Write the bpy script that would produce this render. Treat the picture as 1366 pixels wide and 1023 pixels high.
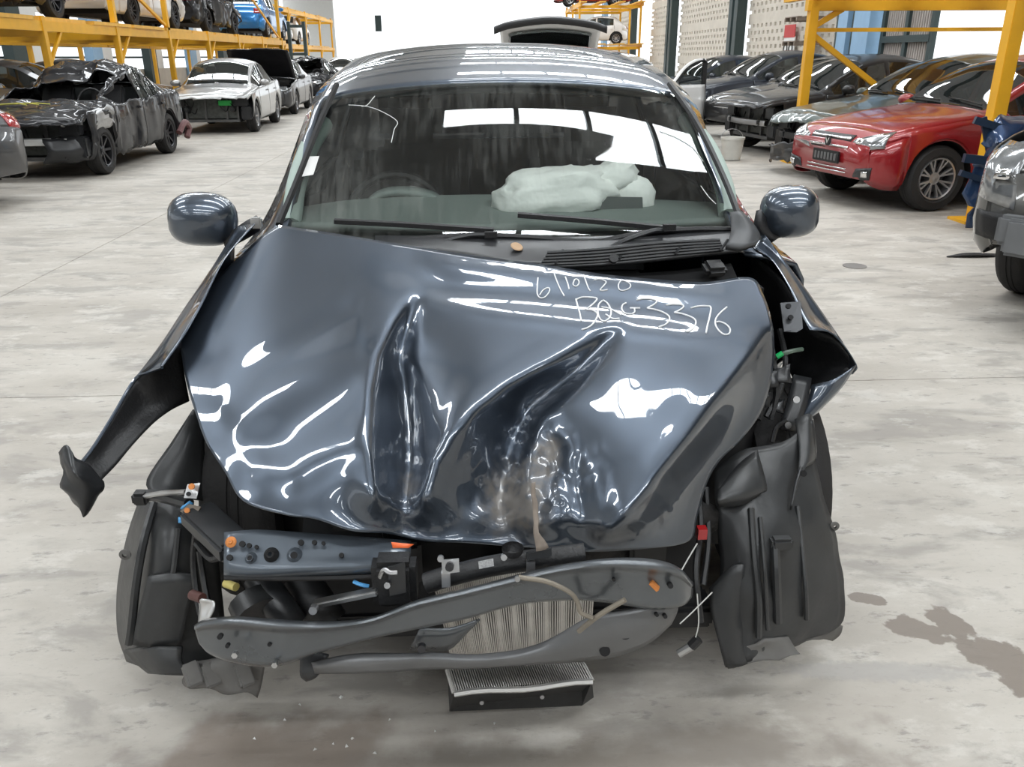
import bpy, bmesh, math, random
import numpy as np
from mathutils import Vector, Matrix, noise
from mathutils.bvhtree import BVHTree
from mathutils.geometry import delaunay_2d_cdt

for o in list(bpy.data.objects):
    bpy.data.objects.remove(o)
S = bpy.context.scene
COL = S.collection
random.seed(7); noise.seed_set(5)

# ------------------------------------------------------------------ camera
F, CAMH, HZ = 1100.0, 1.45, 75.0
ROLL, YAW = math.radians(0.35), math.radians(2.2)
TH = math.atan((511.5 - HZ) / F)
cd = bpy.data.cameras.new('camera'); cam = bpy.data.objects.new('camera', cd); COL.objects.link(cam)
cd.sensor_fit = 'HORIZONTAL'; cd.sensor_width = 36.0; cd.lens = 36.0 * F / 1366.0
cd.clip_start = 0.05; cd.clip_end = 400
cam.location = (0, 0, CAMH)
cam.rotation_euler = (Matrix.Rotation(-YAW, 3, 'Z') @ Matrix.Rotation(math.pi/2 - TH, 3, 'X') @ Matrix.Rotation(-ROLL, 3, 'Z')).to_euler()
S.camera = cam

# ------------------------------------------------------------------ world: bright overcast sky
w = bpy.data.worlds.new('overcast_sky'); S.world = w; w.use_nodes = True
nt = w.node_tree; bg = nt.nodes['Background']
bg.inputs['Color'].default_value = (0.93, 0.97, 1.0, 1); bg.inputs['Strength'].default_value = 1.6
S.view_settings.view_transform = 'Standard'; S.view_settings.look = 'None'
S.view_settings.exposure = 0.02; S.view_settings.gamma = 1.0; S.view_settings.use_curve_mapping = False
SKYLIGHT_POWER = 24.0

# ------------------------------------------------------------------ helpers
def ray(x, y):
    u = (x - 683.0) / F; v = (511.5 - y) / F
    c, s = math.cos(ROLL), math.sin(ROLL)
    u, v = u*c + v*s, -u*s + v*c
    d = Vector((u, math.cos(TH) + v*math.sin(TH), -math.sin(TH) + v*math.cos(TH)))
    return Matrix.Rotation(-YAW, 3, 'Z') @ d
CAMP = Vector((0, 0, CAMH))
def Q(x, y, Y):
    r = ray(x, y); return CAMP + r * (Y / r.y)
def G(x, y, h=0.0):
    r = ray(x, y); return CAMP + r * ((h - CAMH) / r.z)
def QX(x, y, X):
    r = ray(x, y); return CAMP + r * (X / r.x)

def tag(o, label=None, cat=None, group=None, kind=None):
    if label: o['label'] = label
    if cat: o['category'] = cat
    if group: o['group'] = group
    if kind: o['kind'] = kind
    return o
def empty(name, loc=(0, 0, 0), rz=0.0):
    o = bpy.data.objects.new(name, None); COL.objects.link(o)
    o.location = loc; o.rotation_euler = (0, 0, rz); o.empty_display_size = 0.1
    return o
def link_mesh(name, me, mat=None, parent=None, smooth=None):
    o = bpy.data.objects.new(name, me); COL.objects.link(o)
    if mat is not None and len(me.materials) == 0: me.materials.append(mat)
    if parent is not None: o.parent = parent
    return o
def smooth_mesh(me, ang=35):
    me.shade_smooth()
    me.set_sharp_from_angle(angle=math.radians(ang))
class MB:
    """collects geometry, becomes ONE mesh object"""
    def __init__(s): s.v = []; s.f = []; s.mi = []
    def add(s, vs, fs, mi=0):
        b = len(s.v); s.v += [tuple(v) for v in vs]; s.f += [tuple(b+i for i in f) for f in fs]; s.mi += [mi]*len(fs)
        return s
    def box(s, c, d, rot=None, mi=0):
        x, y, z = d[0]/2, d[1]/2, d[2]/2
        vs = [Vector((a*x, b*y, e*z)) for a in (-1, 1) for b in (-1, 1) for e in (-1, 1)]
        if rot is not None: vs = [rot @ v for v in vs]
        vs = [v + Vector(c) for v in vs]
        return s.add(vs, [(0,1,3,2),(4,6,7,5),(0,4,5,1),(2,3,7,6),(0,2,6,4),(1,5,7,3)], mi)
    def beam(s, a, b, w, h, up=(0, 0, 1), mi=0):
        a = Vector(a); b = Vector(b); d = (b-a); L = d.length; d.normalize()
        u = Vector(up); r = d.cross(u)
        if r.length < 1e-4: r = d.cross(Vector((1, 0, 0)))
        r.normalize(); u = r.cross(d)
        vs = []
        for p in (a, b):
            for i, j in ((-1,-1),(1,-1),(1,1),(-1,1)): vs.append(p + r*(i*w/2) + u*(j*h/2))
        return s.add(vs, [(3,2,1,0),(4,5,6,7),(0,1,5,4),(1,2,6,5),(2,3,7,6),(3,0,4,7)], mi)
    def tube(s, pts, r, n=8, cap=True, mi=0):
        pts = [Vector(p) for p in pts]; rs = r if isinstance(r, (list, tuple)) else [r]*len(pts)
        vs = []; fs = []; pu = None
        for i, p in enumerate(pts):
            d = (pts[min(i+1, len(pts)-1)] - pts[max(i-1, 0)]).normalized()
            if pu is None:
                pu = d.cross(Vector((0, 0, 1)))
                if pu.length < 1e-3: pu = d.cross(Vector((1, 0, 0)))
            u = (pu - d*pu.dot(d)).normalized(); pu = u; w2 = d.cross(u)
            for k in range(n):
                a = 2*math.pi*k/n; vs.append(p + (u*math.cos(a) + w2*math.sin(a))*rs[i])
        for i in range(len(pts)-1):
            for k in range(n):
                fs.append((i*n+k, i*n+(k+1) % n, (i+1)*n+(k+1) % n, (i+1)*n+k))
        if cap:
            fs.append(tuple(range(n-1, -1, -1))); fs.append(tuple((len(pts)-1)*n+k for k in range(n)))
        return s.add(vs, fs, mi)
    def lathe(s, prof, c=(0, 0, 0), axis='Z', n=24, mi=0, rot=None):
        vs = []; fs = []
        for (r, h) in prof:
            for k in range(n):
                a = 2*math.pi*k/n
                p = Vector((r*math.cos(a), r*math.sin(a), h))
                if axis == 'X': p = Vector((p.z, p.x, p.y))
                elif axis == 'Y': p = Vector((p.x, p.z, p.y))
                if rot is not None: p = rot @ p
                vs.append(p + Vector(c))
        m = len(prof)
        for i in range(m-1):
            for k in range(n): fs.append((i*n+k, i*n+(k+1) % n, (i+1)*n+(k+1) % n, (i+1)*n+k))
        return s.add(vs, fs, mi)
    def disc(s, c, nrm, r, h, n=12, mi=0):
        nrm = Vector(nrm).normalized(); return s.tube([Vector(c), Vector(c)+nrm*h], r, n, True, mi)
    def build(s, name, mat, parent=None, smooth=35, bevel=0.0, recalc=True):
        me = bpy.data.meshes.new(name); me.from_pydata(s.v, [], s.f)
        for m in (mat if isinstance(mat, (list, tuple)) else [mat]): me.materials.append(m)
        if any(s.mi): me.polygons.foreach_set('material_index', s.mi)
        if recalc:
            bm = bmesh.new(); bm.from_mesh(me); bmesh.ops.recalc_face_normals(bm, faces=bm.faces)
            if bevel > 0:
                es = [e for e in bm.edges if len(e.link_faces) == 2 and e.calc_face_angle() > 0.6]
                bmesh.ops.bevel(bm, geom=es, offset=bevel, segments=2, affect='EDGES', clamp_overlap=True)
            bm.to_mesh(me); bm.free()
        if smooth: smooth_mesh(me, smooth)
        return link_mesh(name, me, None, parent)

def catmull(ps, n):
    """n samples per span through the points (Vectors)"""
    ps = [Vector(p) for p in ps]
    if len(ps) < 3:
        return [ps[0].lerp(ps[-1], i/n) for i in range(n+1)]
    out = []
    for i in range(len(ps)-1):
        p0 = ps[i-1] if i > 0 else ps[0]*2-ps[1]
        p1, p2 = ps[i], ps[i+1]
        p3 = ps[i+2] if i+2 < len(ps) else ps[-1]*2-ps[-2]
        for k in range(n):
            t = k/n
            out.append(0.5*((2*p1)+(p2-p0)*t+(2*p0-5*p1+4*p2-p3)*t*t+(3*p1-p0-3*p2+p3)*t**3))
    out.append(ps[-1].copy()); return out
def sheet(name, rows, mat, parent=None, thick=0.003, n=5, m=5, jitter=0.0, sharp=50, js=14.0):
    """smooth sheet through a grid of 3D points"""
    R1 = [catmull(r, n) for r in rows]
    cols = [catmull([r[i] for r in R1], m) for i in range(len(R1[0]))]
    a, b = len(cols), len(cols[0]); vs = []
    for c in cols:
        for p in c:
            if jitter: p = p + noise.noise_vector(p*js)*jitter
            vs.append(p)
    fs = [(i*b+j, (i+1)*b+j, (i+1)*b+j+1, i*b+j+1) for i in range(a-1) for j in range(b-1)]
    o = MB().add(vs, fs).build(name, mat, parent, smooth=sharp, recalc=False)
    if thick:
        md = o.modifiers.new('thickness', 'SOLIDIFY'); md.thickness = thick; md.offset = 0
    return o
def poly_plate(name, pts, nrm, thick, mat, parent=None, bevel=0.0):
    """flat plate: polygon extruded along nrm"""
    nrm = Vector(nrm).normalized(); pts = [Vector(p) for p in pts]; n = len(pts)
    vs = pts + [p - nrm*thick for p in pts]
    fs = [tuple(range(n)), tuple(range(2*n-1, n-1, -1))] + [(i, (i+1) % n, n+(i+1) % n, n+i) for i in range(n)]
    return MB().add(vs, fs).build(name, mat, parent, smooth=30, bevel=bevel)

# ------------------------------------------------------------------ materials
MATS = {}
def new_mat(name):
    m = bpy.data.materials.new(name); m.use_nodes = True; return m, m.node_tree, m.node_tree.nodes['Principled BSDF']
def N(nt, t, **kw):
    n = nt.nodes.new(t)
    for k, v in kw.items():
        if hasattr(n, k): setattr(n, k, v)
        else: n.inputs[k].default_value = v
    return n
def rgb(c): return (c[0], c[1], c[2], 1.0)
def mat(name, col, metal=0.0, rough=0.5, coat=0.0, var=0.12, scale=6.0, bump=0.0, bscale=40.0, crough=0.03, rvar=0.0):
    """plain material with procedural colour variation"""
    if name in MATS: return MATS[name]
    m, nt, b = new_mat(name)
    tc = N(nt, 'ShaderNodeTexCoord'); nz = N(nt, 'ShaderNodeTexNoise'); nz.inputs['Scale'].default_value = scale; nz.inputs['Detail'].default_value = 5
    nt.links.new(tc.outputs['Object'], nz.inputs['Vector'])
    mx = N(nt, 'ShaderNodeMix', data_type='RGBA'); mx.inputs['A'].default_value = rgb([c*(1-var) for c in col]); mx.inputs['B'].default_value = rgb([min(1, c*(1+var)) for c in col])
    nt.links.new(nz.outputs['Fac'], mx.inputs['Factor']); nt.links.new(mx.outputs['Result'], b.inputs['Base Color'])
    b.inputs['Metallic'].default_value = metal; b.inputs['Roughness'].default_value = rough
    if rvar:
        mr = N(nt, 'ShaderNodeMapRange'); mr.inputs['To Min'].default_value = max(0, rough-rvar); mr.inputs['To Max'].default_value = min(1, rough+rvar)
        nt.links.new(nz.outputs['Fac'], mr.inputs['Value']); nt.links.new(mr.outputs['Result'], b.inputs['Roughness'])
    if coat: b.inputs['Coat Weight'].default_value = coat; b.inputs['Coat Roughness'].default_value = crough
    if bump:
        n2 = N(nt, 'ShaderNodeTexNoise'); n2.inputs['Scale'].default_value = bscale; nt.links.new(tc.outputs['Object'], n2.inputs['Vector'])
        bp = N(nt, 'ShaderNodeBump'); bp.inputs['Strength'].default_value = bump; bp.inputs['Distance'].default_value = 0.01
        nt.links.new(n2.outputs['Fac'], bp.inputs['Height']); nt.links.new(bp.outputs['Normal'], b.inputs['Normal'])
    MATS[name] = m; return m
def paint(name, col, metal=0.55, rough=0.32, dust=0.0, coat=1.0, spec=0.5):
    if name in MATS: return MATS[name]
    m, nt, b = new_mat(name)
    tc = N(nt, 'ShaderNodeTexCoord'); nz = N(nt, 'ShaderNodeTexNoise'); nz.inputs['Scale'].default_value = 3; nz.inputs['Detail'].default_value = 6
    nt.links.new(tc.outputs['Object'], nz.inputs['Vector'])
    mx = N(nt, 'ShaderNodeMix', data_type='RGBA'); mx.inputs['A'].default_value = rgb(col); mx.inputs['B'].default_value = rgb([c*(1-dust)+0.42*dust for c in col])
    mr = N(nt, 'ShaderNodeMapRange'); mr.inputs['From Min'].default_value = 0.35; mr.inputs['From Max'].default_value = 0.75
    nt.links.new(nz.outputs['Fac'], mr.inputs['Value']); nt.links.new(mr.outputs['Result'], mx.inputs['Factor'])
    nt.links.new(mx.outputs['Result'], b.inputs['Base Color'])
    b.inputs['Metallic'].default_value = metal; b.inputs['Roughness'].default_value = rough
    b.inputs['Specular IOR Level'].default_value = spec; b.inputs['Coat Weight'].default_value = coat*(1.0-dust); b.inputs['Coat Roughness'].default_value = 0.03+0.25*dust
    MATS[name] = m; return m
def glass_mat(name, tint, opac, rough=0.02):
    """tinted window glass: part see-through, mirror-like at the surface"""
    if name in MATS: return MATS[name]
    m, nt, b = new_mat(name)
    b.inputs['Base Color'].default_value = rgb(tint); b.inputs['Roughness'].default_value = rough; b.inputs['Specular IOR Level'].default_value = 0.6
    tr = N(nt, 'ShaderNodeBsdfTransparent'); tr.inputs['Color'].default_value = (0.75, 0.82, 0.8, 1)
    gl = N(nt, 'ShaderNodeBsdfGlossy'); gl.inputs['Roughness'].default_value = rough
    fr = N(nt, 'ShaderNodeFresnel'); fr.inputs['IOR'].default_value = 1.5
    m1 = N(nt, 'ShaderNodeMixShader'); m1.inputs['Fac'].default_value = opac
    nt.links.new(tr.outputs[0], m1.inputs[1]); nt.links.new(b.outputs[0], m1.inputs[2])
    m2 = N(nt, 'ShaderNodeMixShader'); nt.links.new(fr.outputs[0], m2.inputs['Fac']); nt.links.new(m1.outputs[0], m2.inputs[1]); nt.links.new(gl.outputs[0], m2.inputs[2])
    nt.links.new(m2.outputs[0], nt.nodes['Material Output'].inputs['Surface'])
    MATS[name] = m; return m
def emit(name, col, power):
    if name in MATS: return MATS[name]
    m, nt, b = new_mat(name)
    b.inputs['Base Color'].default_value = rgb(col); b.inputs['Emission Color'].default_value = rgb(col); b.inputs['Emission Strength'].default_value = power
    MATS[name] = m; return m

BLACK = mat('black_plastic', (0.012, 0.012, 0.013), 0, 0.5, bump=0.15, bscale=150)
SATIN = mat('satin_black_plastic', (0.022, 0.023, 0.025), 0, 0.33, var=0.35, scale=9, rvar=0.12)
DEEP = mat('cavity_shade', (0.006, 0.006, 0.007), 0, 0.8)  # near-black colour carrying the shade of holes, bays and undersides
RUBBER = mat('tyre_rubber', (0.016, 0.015, 0.015), 0, 0.75, bump=0.2, bscale=90)
ALLOY = mat('silver_alloy', (0.48, 0.48, 0.49), 0.9, 0.35, var=0.2)
DALLOY = mat('dark_alloy', (0.06, 0.06, 0.065), 0.8, 0.35)
STEEL = mat('bare_steel', (0.5, 0.5, 0.5), 1.0, 0.38, var=0.25, scale=20, rvar=0.15)
CHROME = mat('chrome', (0.8, 0.8, 0.8), 1.0, 0.08)
YELLOW = mat('rack_yellow_paint', (0.82, 0.42, 0.02), 0, 0.42, var=0.18, scale=4)
YPLANK = mat('yellow_plank', (0.80, 0.44, 0.07), 0, 0.55, var=0.25, scale=7)
BGLASS = glass_mat('tinted_car_glass', (0.015, 0.018, 0.018), 0.72)
CGLASS = glass_mat('clear_car_glass', (0.05, 0.06, 0.058), 0.35)
LAMP = mat('lamp_lens', (0.30, 0.31, 0.32), 0.55, 0.12, coat=1, var=0.75, scale=14)
TAIL = mat('red_lamp_lens', (0.35, 0.01, 0.012), 0, 0.1, coat=1)
SEATM = mat('seat_fabric', (0.03, 0.03, 0.032), 0, 0.9)
# ------------------------------------------------------------------ the setting
def floor_mat():
    m, nt, b = new_mat('stained_concrete')
    tc = N(nt, 'ShaderNodeTexCoord'); geo = N(nt, 'ShaderNodeNewGeometry')
    P = geo.outputs['Position']
    def nz(scale, detail=6, rough=0.6, stretch=None, dist=0.0):
        n = N(nt, 'ShaderNodeTexNoise'); n.inputs['Scale'].default_value = scale; n.inputs['Detail'].default_value = detail; n.inputs['Roughness'].default_value = rough; n.inputs['Distortion'].default_value = dist
        if stretch:
            mp = N(nt, 'ShaderNodeMapping'); mp.inputs['Scale'].default_value = stretch; nt.links.new(P, mp.inputs['Vector']); nt.links.new(mp.outputs[0], n.inputs['Vector'])
        else: nt.links.new(P, n.inputs['Vector'])
        return n.outputs['Fac']
    def ramp(src, lo, hi):
        r = N(nt, 'ShaderNodeMapRange'); r.interpolation_type = 'SMOOTHSTEP'; r.inputs['From Min'].default_value = lo; r.inputs['From Max'].default_value = hi; nt.links.new(src, r.inputs['Value']); return r.outputs['Result']
    def mix(a, bcol, fac, amt=1.0, mode='MIX'):
        mx = N(nt, 'ShaderNodeMix', data_type='RGBA', blend_type=mode)
        if isinstance(a, tuple): mx.inputs['A'].default_value = rgb(a)
        else: nt.links.new(a, mx.inputs['A'])
        mx.inputs['B'].default_value = rgb(bcol)
        if amt != 1.0:
            mt = N(nt, 'ShaderNodeMath', operation='MULTIPLY'); mt.inputs[1].default_value = amt; nt.links.new(fac, mt.inputs[0]); fac = mt.outputs[0]
        nt.links.new(fac, mx.inputs['Factor']); return mx.outputs['Result']
    c = mix((0.372, 0.340, 0.298), (0.475, 0.443, 0.396), ramp(nz(0.9, 8, 0.65, (1, 1.8, 1)), 0.35, 0.65))
    c = mix(c, (0.28, 0.26, 0.235), ramp(nz(1.7, 7, 0.62, (1, 2.4, 1), 0.4), 0.50, 0.62), 0.7)
    c = mix(c, (0.545, 0.518, 0.472), ramp(nz(3.2, 7, 0.7, (1, 1.7, 1)), 0.52, 0.64), 0.65)
    c = mix(c, (0.22, 0.205, 0.19), ramp(nz(9.0, 6, 0.7, (1, 2.6, 1)), 0.57, 0.66), 0.6)
    c = mix(c, (0.27, 0.255, 0.24), ramp(nz(45, 4, 0.75, (1, 1.6, 1)), 0.55, 0.75), 0.45)
    # local stains: wet brown patch, oil haze under the nose, tyre marks; also a broad darker patch beneath the car  (world x, y, rx, ry, rot, edge noise, colour, amount)
    def blob(x, y, rx, ry, rot, nscale, namt, lo=0.75, hi=1.0):
        mp = N(nt, 'ShaderNodeMapping', vector_type='TEXTURE'); mp.inputs['Location'].default_value = (x, y, 0); mp.inputs['Rotation'].default_value = (0, 0, rot); mp.inputs['Scale'].default_value = (rx, ry, 1)
        n = N(nt, 'ShaderNodeTexNoise'); n.inputs['Scale'].default_value = nscale; n.inputs['Detail'].default_value = 5; nt.links.new(P, n.inputs['Vector'])
        nt.links.new(P, mp.inputs['Vector'])
        ln = N(nt, 'ShaderNodeVectorMath', operation='LENGTH'); nt.links.new(mp.outputs[0], ln.inputs[0])
        ma = N(nt, 'ShaderNodeMath', operation='MULTIPLY_ADD'); ma.inputs[1].default_value = namt; nt.links.new(n.outputs['Fac'], ma.inputs[0]); nt.links.new(ln.outputs['Value'], ma.inputs[2])
        mr = N(nt, 'ShaderNodeMapRange'); mr.interpolation_type = 'SMOOTHSTEP'
        mr.inputs['From Min'].default_value = lo+namt*0.5; mr.inputs['From Max'].default_value = hi+namt*0.5; mr.inputs['To Min'].default_value = 1; mr.inputs['To Max'].default_value = 0
        nt.links.new(ma.outputs[0], mr.inputs['Value']); return mr.outputs['Result']
    wet = None
    for (px0, py0, px1, py1, wd) in ((1190, 832, 1262, 850, 0.055), (1246, 815, 1290, 848, 0.05), (1285, 862, 1372, 885, 0.075), (1335, 880, 1378, 930, 0.05), (1143, 797, 1172, 800, 0.03)):
        a = G(px0, py0); b2 = G(px1, py1); mid = (a+b2)/2; d = b2-a
        f = blob(mid.x, mid.y, d.length/2+0.03, wd, math.atan2(d.y, d.x), 22, 1.3, 0.8, 0.95)
        if wet is None: wet = f
        else:
            mm = N(nt, 'ShaderNodeMath', operation='MAXIMUM'); nt.links.new(wet, mm.inputs[0]); nt.links.new(f, mm.inputs[1]); wet = mm.outputs[0]
    c = mix(c, (0.165, 0.135, 0.11), wet, 0.85)
    c = mix(c, (0.20, 0.16, 0.13), blob(-0.5, 1.36, 0.42, 0.24, 0.2, 7, 1.6, 0.5, 1.0), 0.8)
    c = mix(c, (0.22, 0.19, 0.16), blob(0.15, 1.34, 0.95, 0.15, 0.05, 8, 1.8, 0.4, 1.0), 0.7)
    c = mix(c, (0.25, 0.22, 0.2), blob(-0.30, 1.22, 0.3, 0.18, 0.3, 9, 1.8, 0.4, 1.0), 0.75)
    c = mix(c, (0.18, 0.17, 0.16), blob(0.0, 2.6, 0.95, 1.3, 0, 4, 0.8, 0.4, 1.1), 0.6)  # broad darker patch of floor beneath the car body
    tm = G(1150, 885); c = mix(c, (0.30, 0.29, 0.28), blob(tm.x+0.02, tm.y-0.03, 0.33, 0.045, -0.08, 60, 1.0, 0.5, 1.0), 0.5)
    nt.links.new(c, b.inputs['Base Color'])
    rr = N(nt, 'ShaderNodeMapRange'); rr.inputs['To Min'].default_value = 0.62; rr.inputs['To Max'].default_value = 0.42; nt.links.new(wet, rr.inputs['Value']); nt.links.new(rr.outputs[0], b.inputs['Roughness'])
    bp = N(nt, 'ShaderNodeBump'); bp.inputs['Strength'].default_value = 0.12; bp.inputs['Distance'].default_value = 0.004
    nt.links.new(nz(35, 6, 0.7), bp.inputs['Height']); nt.links.new(bp.outputs[0], b.inputs['Normal'])
    return m
CONC = floor_mat()
GROUT = mat('joint_filler', (0.16, 0.15, 0.14), 0, 0.9)
fl = MB().box((0, 20, -0.14), (44, 130, 0.24)).build('floor', GROUT, smooth=0); tag(fl, kind='structure')
gx = [-22, -11.35, -3.15, 5.05, 13.25, 22]; gy = [-45, -8.4, 3.6, 15.6, 27.6, 39.6, 85]
for i in range(len(gx)-1):
    for j in range(len(gy)-1):
        g = 0.006
        MB().box(((gx[i]+gx[i+1])/2, (gy[j]+gy[j+1])/2, -0.01), (gx[i+1]-gx[i]-g, gy[j+1]-gy[j]-g, 0.02)).build('floor_slab', CONC, fl, smooth=0)

GREENST = mat('dark_green_steel', (0.035, 0.055, 0.055), 0.1, 0.5)
BLUEST = mat('pale_blue_painted_steel', (0.28, 0.46, 0.66), 0, 0.45, var=0.1)
BLOCK = mat('pierced_concrete_block', (0.60, 0.55, 0.48), 0, 0.85, var=0.15, scale=3, bump=0.3, bscale=12)
WALLW = mat('white_sheet_wall', (0.78, 0.78, 0.76), 0, 0.6, var=0.05)
CEILM = mat('grey_metal_roof', (0.60, 0.62, 0.64), 0.0, 0.6, var=0.05, scale=1)
SHUT = mat('beige_corrugated_door', (0.40, 0.36, 0.33), 0.1, 0.6, var=0.1)
SKYM = emit('translucent_skylight', (0.93, 0.97, 1.0), SKYLIGHT_POWER)
XR, XL, YF, YB, HC = 9.6, -15.5, 74.0, -32.0, 8.6

# ceiling: sheets between rows of translucent skylights
ce = empty('ceiling', (0, 0, HC)); tag(ce, kind='structure')
rows = [-17.7 + 5.6*k for k in range(16)]
def part_box(name, m, parent, c, d):
    o = MB().box(c, d).build(name, m, None, smooth=0); o.parent = parent; o.matrix_parent_inverse = parent.matrix_world.inverted() if False else Matrix.Translation(-Vector(parent.location)); return o
SW = 0.72; SEG = [-0.6+1.12*k for k in range(8)]
edges = [YB] + [v for r in rows for v in (r-SW/2, r+SW/2)] + [YF]
for k in range(0, len(edges), 2):
    part_box('roof_sheet', CEILM, ce, ((XL+XR)/2, (edges[k]+edges[k+1])/2, HC), (XR-XL+1, edges[k+1]-edges[k], 0.12))
for r in rows:
    # roof sheet left of, between and right of the glazed stretches
    part_box('roof_sheet', CEILM, ce, ((XL-9.9)/2, r, HC), (XL*-1-9.9, SW, 0.12))
    part_box('roof_sheet', CEILM, ce, ((-4.36-0.6)/2, r, HC), (3.76, SW, 0.12))
    for (a, b2) in [(-9.9+1.12*k, -9.9+1.12*k+1.06) for k in range(5)]+[(SEG[k], SEG[k]+1.06) for k in range(7)]:
        o = MB().add([(a, r-SW/2, HC), (a, r+SW/2, HC), (b2, r+SW/2, HC), (b2, r-SW/2, HC)], [(0, 1, 2, 3)]).build('skylight', SKYM, None, smooth=0, recalc=False); o.parent = ce; o.matrix_parent_inverse = Matrix.Translation((0, 0, -HC))
    part_box('roof_sheet', CEILM, ce, ((SEG[7]-.06+XR+0.5)/2, r, HC), (XR+0.56-SEG[7], SW, 0.12))
for r in rows:
    for xx in SEG[1:7]: part_box('rafter', GREENST, ce, (xx-.03, r, HC-0.05), (0.07, SW, 0.2))
    part_box('truss', GREENST, ce, ((XL+XR)/2, r+2.8, HC-0.35), (XR-XL, 0.12, 0.35))

# right wall: pierced block bays between green columns, sliding door and a wide bright opening
wr = empty('wall_right', (XR, 20, 0)); tag(wr, kind='structure')
def wbox(name, m, c, d, par): 
    o = MB().box(c, d).build(name, m, None, smooth=0); o.parent = par; o.matrix_parent_inverse = Matrix.Translation(-Vector(par.location)); return o
def pierced(y0, y1, z0, z1):
    mb = MB(); ch, cw = 0.22, 0.44; n = int((z1-z0)/ch); m = int((y1-y0)/cw)
    for k in range(n):
        z = z0+k*ch
        mb.box((XR, (y0+y1)/2, z+0.055), (0.16, y1-y0, 0.11))
        if (k % 6) == 5: mb.box((XR, (y0+y1)/2, z+0.165), (0.16, y1-y0, 0.11)); continue
        off = 0.22 if k % 2 else 0
        for i in range(m):
            mb.box((XR, y0+i*cw+off+0.085, z+0.165), (0.16, 0.25, 0.11))
    o = mb.build('pierced_blockwork', BLOCK, None, smooth=0); o.parent = wr; o.matrix_parent_inverse = Matrix.Translation(-Vector(wr.location)); o['kind'] = 'stuff'
    return o
cols = [21.6, 31.5, 42.0, 52.5, 64]
pierced(22.6, 31.0, 0, 7); pierced(32.1, 41.5, 0, 7); pierced(42.6, 48.3, 0, 7); pierced(54, 63.5, 0, 7)
for y in cols[1:]:
    for dy in (-0.33, 0.33):
        m_ = BLUEST if y > 60 else GREENST
        wbox('column', m_, (XR-0.35, y+dy, HC/2), (0.34, 0.4, HC), wr)
    for z in np.arange(0.8, HC, 1.3): wbox('batten', GREENST, (XR-0.3, y, z), (0.2, 0.3, 0.12), wr)
wbox('column', BLUEST, (XR-0.35, 21.9, HC/2), (0.34, 0.55, HC), wr); wbox('column', BLUEST, (XR-0.35, 20.7, HC/2), (0.45, 0.85, HC), wr)
wbox('column', GREENST, (XR-0.3, 21.35, HC/2), (0.3, 0.3, HC), wr); wbox('column', GREENST, (XR-0.3, 22.35, HC/2), (0.3, 0.2, HC), wr)
wbox('wall_panel', BLOCK, (XR, 8, 6.1), (0.2, 30, 5.0), wr)
wbox('wall_panel', BLOCK, (XR, -20, HC/2), (0.2, 24, HC), wr)
wbox('wall_panel', BLOCK, (XR, 47, 7.8), (0.2, 54, 1.6), wr)
wbox('wall_panel', BLOCK, (XR, 0.5, HC/2), (0.2, 17, HC), wr)
dr = empty('door_1', (XR-0.25, 19, 0)); tag(dr, kind='structure')
for y in (18.35, 19.45): wbox('door_panel', SHUT, (XR-0.25, y, 2.2), (0.06, 1.0, 4.4), dr)
for i in range(22):
    wbox('corrugation', SHUT, (XR-0.29, 17.9+i*0.1, 2.2), (0.03, 0.05, 4.4), dr)
for y in (17.82, 18.9, 20.0): wbox('door_stile', GREENST, (XR-0.32, y, 2.2), (0.1, 0.14, 4.4), dr)
for z in (1.75, 3.1, 4.35): wbox('door_rail', GREENST, (XR-0.33, 18.9, z), (0.1, 2.1, 0.14), dr)
# left wall behind the rack
wl = empty('wall_left', (XL, 20, 0)); tag(wl, kind='structure')
wbox('wall_panel', BLOCK, (XL, 20, 0.5), (0.2, 104, 1.0), wl); wbox('wall_panel', WALLW, (XL, 20, 5.8), (0.2, 104, 5.6), wl)
for y in np.arange(6, 70, 6.0):
    wbox('column', GREENST if int(y) % 4 else BLUEST, (XL+0.3, y, HC/2), (0.35, 0.9, HC), wl)
    wbox('wall_panel', WALLW, (XL, y+1.6, 2.0), (0.2, 1.4, 2.0), wl)
for z in (1.5, 1.9, 2.4): wbox('mullion', GREENST, (XL, 20, z), (0.08, 104, 0.08), wl)
# far end: wide open front, lintel above, and the end wall behind the photographer
wf = empty('wall_far', (0, YF, 0)); tag(wf, kind='structure')
wbox('lintel', WALLW, ((XL+XR)/2, YF, 7.4), (XR-XL, 0.3, 2.6), wf)
wbox('wall_panel', WALLW, (XL+2, YF, 3), (4, 0.3, 6.2), wf); wbox('wall_panel', WALLW, (XR-0.6, YF, 3), (1.6, 0.3, 6.2), wf)
wbox('fixing', GREENST, (-7.9, YF-0.3, 4.0), (0.5, 0.2, 1.2), wf)
wb_ = MB().box(((XL+XR)/2, YB, HC/2), (XR-XL, 0.3, HC)).build('wall_back', mat('dull_end_wall', (0.42, 0.42, 0.41), 0, 0.8), smooth=0); tag(wb_, kind='structure')
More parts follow.
